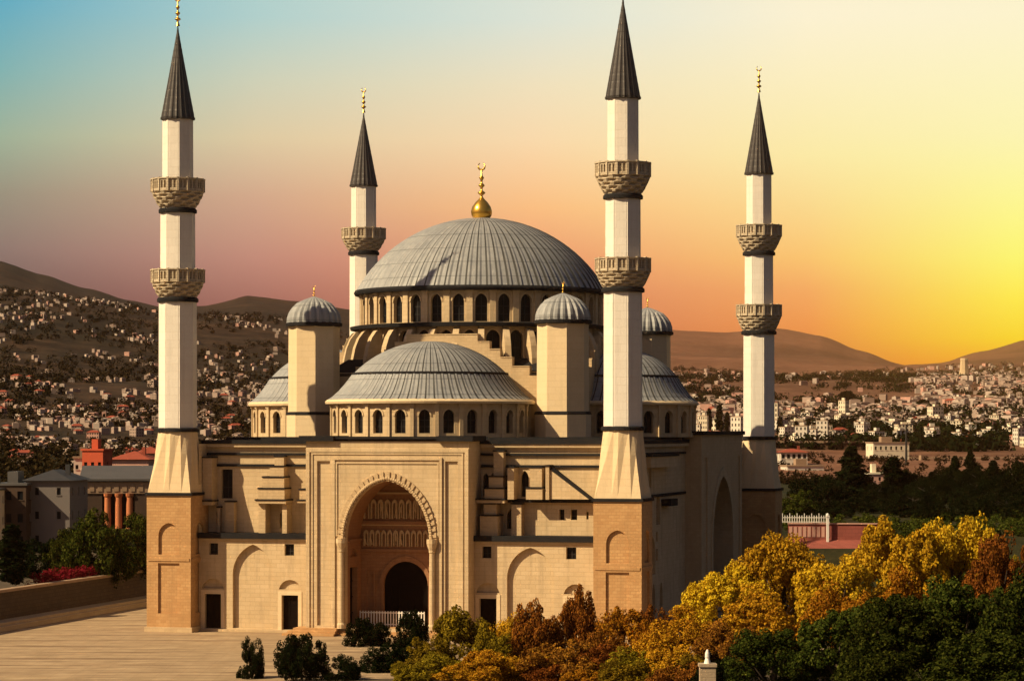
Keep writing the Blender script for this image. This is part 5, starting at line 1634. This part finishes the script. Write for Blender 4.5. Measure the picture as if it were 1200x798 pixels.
# the countless houses farther off, as one mass per side
def far_houses(seed, n, pxr, dr, gate, size, name, label, mats, power=1.0):
    rg = random.Random(seed)
    mb = MB(); k = 0; tries = 0
    while k < n and tries < n * 30:
        tries += 1
        d = dr[0] + (dr[1] - dr[0]) * rg.random() ** power
        px = rg.uniform(*pxr); x = (px - 600) / F_PX * d
        if gate(px, d, x) is False: continue
        z = tz(x, d); a = rg.uniform(0, PI); c_, s_ = math.cos(a), math.sin(a)
        w, dd, h = rg.uniform(*size), rg.uniform(size[0], size[1]) * 0.8, rg.uniform(0.5, 1.0) * size[1] * 0.7
        q = [(-w / 2, -dd / 2), (w / 2, -dd / 2), (w / 2, dd / 2), (-w / 2, dd / 2)]
        q = [(x + u * c_ - v * s_, d + u * s_ + v * c_) for u, v in q]
        m = rg.choices(range(len(mats)), [4, 3, 1.2][:len(mats)])[0]
        i = len(mb.v)
        mb.v.extend([(a_, b_, z - 3) for a_, b_ in q] + [(a_, b_, z + h) for a_, b_ in q] + [(x - w * .25 * c_, d - w * .25 * s_, z + h * 1.15), (x + w * .25 * c_, d + w * .25 * s_, z + h * 1.15)])
        for f, mm in (((0, 1, 5, 4), m), ((1, 2, 6, 5), m), ((2, 3, 7, 6), m), ((3, 0, 4, 7), m), ((4, 5, 9, 8), 3), ((6, 7, 8, 9), 3), ((5, 6, 9), m), ((7, 4, 8), m)):
            mb.f.append(tuple(i + e for e in f)); mb.m.append(mm); mb.s.append(False)
        k += 1
    o = mb.build(name, mats + [M['farroof']], recalc=False)
    tag(o, label, 'houses', None, 'stuff')
FM = [M['farwall'], M['hillwall'], M['pink']]
def gate_hill(px, d, x):
    y_ = 0
    n = fbm(np.array([x / 28]), np.array([d / 55]), 31, 4)[0]
    return bool(n > 0.02 + 0.0)
far_houses(5, 1000, (-60, 350), (800, 1850), gate_hill, (1.3, 3.0), 'hillside_houses', 'countless tiny pale houses scattered up the dark left hillside', FM, 1.3)
def gate_plain(px, d, x):
    if px < 1075 and 1750 < d: return bool(random.random() < 0.05)
    if px < 1000 and 1650 < d: return bool(random.random() < 0.1)
    if d > 2900: return bool(random.random() < 0.5)
    return True
random.seed(3)
far_houses(6, 1500, (790, 1240), (1350, 4200), gate_plain, (3.0, 8), 'plain_houses', 'countless tiny pale houses spread over the hazy right plain', FM, 1.2)

# scrub and far woods that read as one mass
rng2 = np.random.default_rng(77)
def far_wood(seed, n, pxr, dr, gate, size, leaf, label, name, mat, each=26):
    rg = random.Random(seed); cs, rs = [], []
    while len(cs) < n:
        d = dr[0] + (dr[1] - dr[0]) * rg.random() ** 1.4
        px = rg.uniform(*pxr); x = (px - 600) / F_PX * d
        if not gate(x, d): continue
        s = rg.uniform(*size)
        cs.append((x, d, tz(x, d) + s * 0.5)); rs.append(s)
    v = leaf_cloud(rng2, cs, rs, each, leaf, 0.8, 0.4, 0.6)
    o = obj(name, leaf_mesh(name, v, mat)); tag(o, label, 'trees', None, 'stuff')
def g1(x, d):
    return fbm(np.array([x / 60]), np.array([d / 130]), 31, 4)[0] < 0.06
far_wood(1, 3600, (-60, 420), (560, 1900), g1, (1.0, 3.2), 1.1, 'dark scrub and trees covering the left hillside between the houses', 'hillside_wood', L_SCRUB)
def g2(x, d): return fbm(np.array([x / 110]), np.array([d / 150]), 8, 3)[0] > 0.0
far_wood(2, 3000, (790, 1240), (1080, 4200), g2, (2.5, 6), 2.0, 'dark garden trees between the houses of the right plain', 'city_wood', L_DARK)

def g3(x, d): return fbm(np.array([x / 40]), np.array([d / 40]), 18, 3)[0] > -0.14
far_wood(3, 300, (925, 1260), (540, 700), g3, (0.8, 2.2), 0.5, 'black mass of trees filling the dip beyond the red terrace', 'dark_wood', L_DARK, 260)

def g4(x, d): return fbm(np.array([x / 30]), np.array([d / 40]), 28, 3)[0] > -0.02
far_wood(4, 260, (905, 1260), (690, 1000), g4, (0.8, 2.2), 0.7, 'brown scrub scattered over the slope below the city', 'slope_scrub', L_SCRUB, 40)

def g5(x, d):
    px = 600 + F_PX * x / d
    return (fbm(np.array([x / 14]), np.array([d / 14]), 38, 3)[0] > -0.12) and not (905 < px < 1012 and d < 512)
far_wood(5, 420, (900, 1290), (462, 548), g5, (0.5, 1.5), 0.4, 'dark hedges and undergrowth round the red terrace', 'undergrowth', L_MID, 130)
pz = at(829, 258); pz.z = 0
pier_ = empty('gate_pier', pz); tag(pier_, 'square stone pier with a small white finial among the autumn bushes', 'pier')
h_ = EYE + (505 - 777) * 258 / F_PX
mb = MB(); mb.box(-0.75, 0.75, -0.7, 0.7, -0.5, h_ - 0.3); mb.box(-0.85, 0.85, -0.8, 0.8, h_ - 0.3, h_); mb.build('pier_shaft', M['kerb'], pier_)
mb = MB(); mb.lathe([(0.34, h_), (0.30, h_ + 0.15), (0.20, h_ + 0.5), (0.24, h_ + 0.62), (0.22, h_ + 0.95), (0.12, h_ + 1.25), (0.02, h_ + 1.35)], 10); mb.build('finial', M['white'], pier_)
# ------------------------------------------------------------------ the evening air
HAZE_DENSITY = 5.0e-5
hz = MB(); hz.box(-9100, 9100, -9100, 9150, -40, 480)
t = bpy.data.materials.new('haze'); t.use_nodes = True
for q in list(t.node_tree.nodes): t.node_tree.nodes.remove(q)
out = t.node_tree.nodes.new('ShaderNodeOutputMaterial')
pv_ = t.node_tree.nodes.new('ShaderNodeVolumePrincipled')
pv_.inputs['Color'].default_value = (1.0, 0.66, 0.48, 1)
pv_.inputs['Density'].default_value = HAZE_DENSITY
pv_.inputs['Anisotropy'].default_value = 0.965
t.node_tree.links.new(pv_.outputs[0], out.inputs['Volume'])
ho = hz.build('haze', t); ho['kind'] = 'stuff'
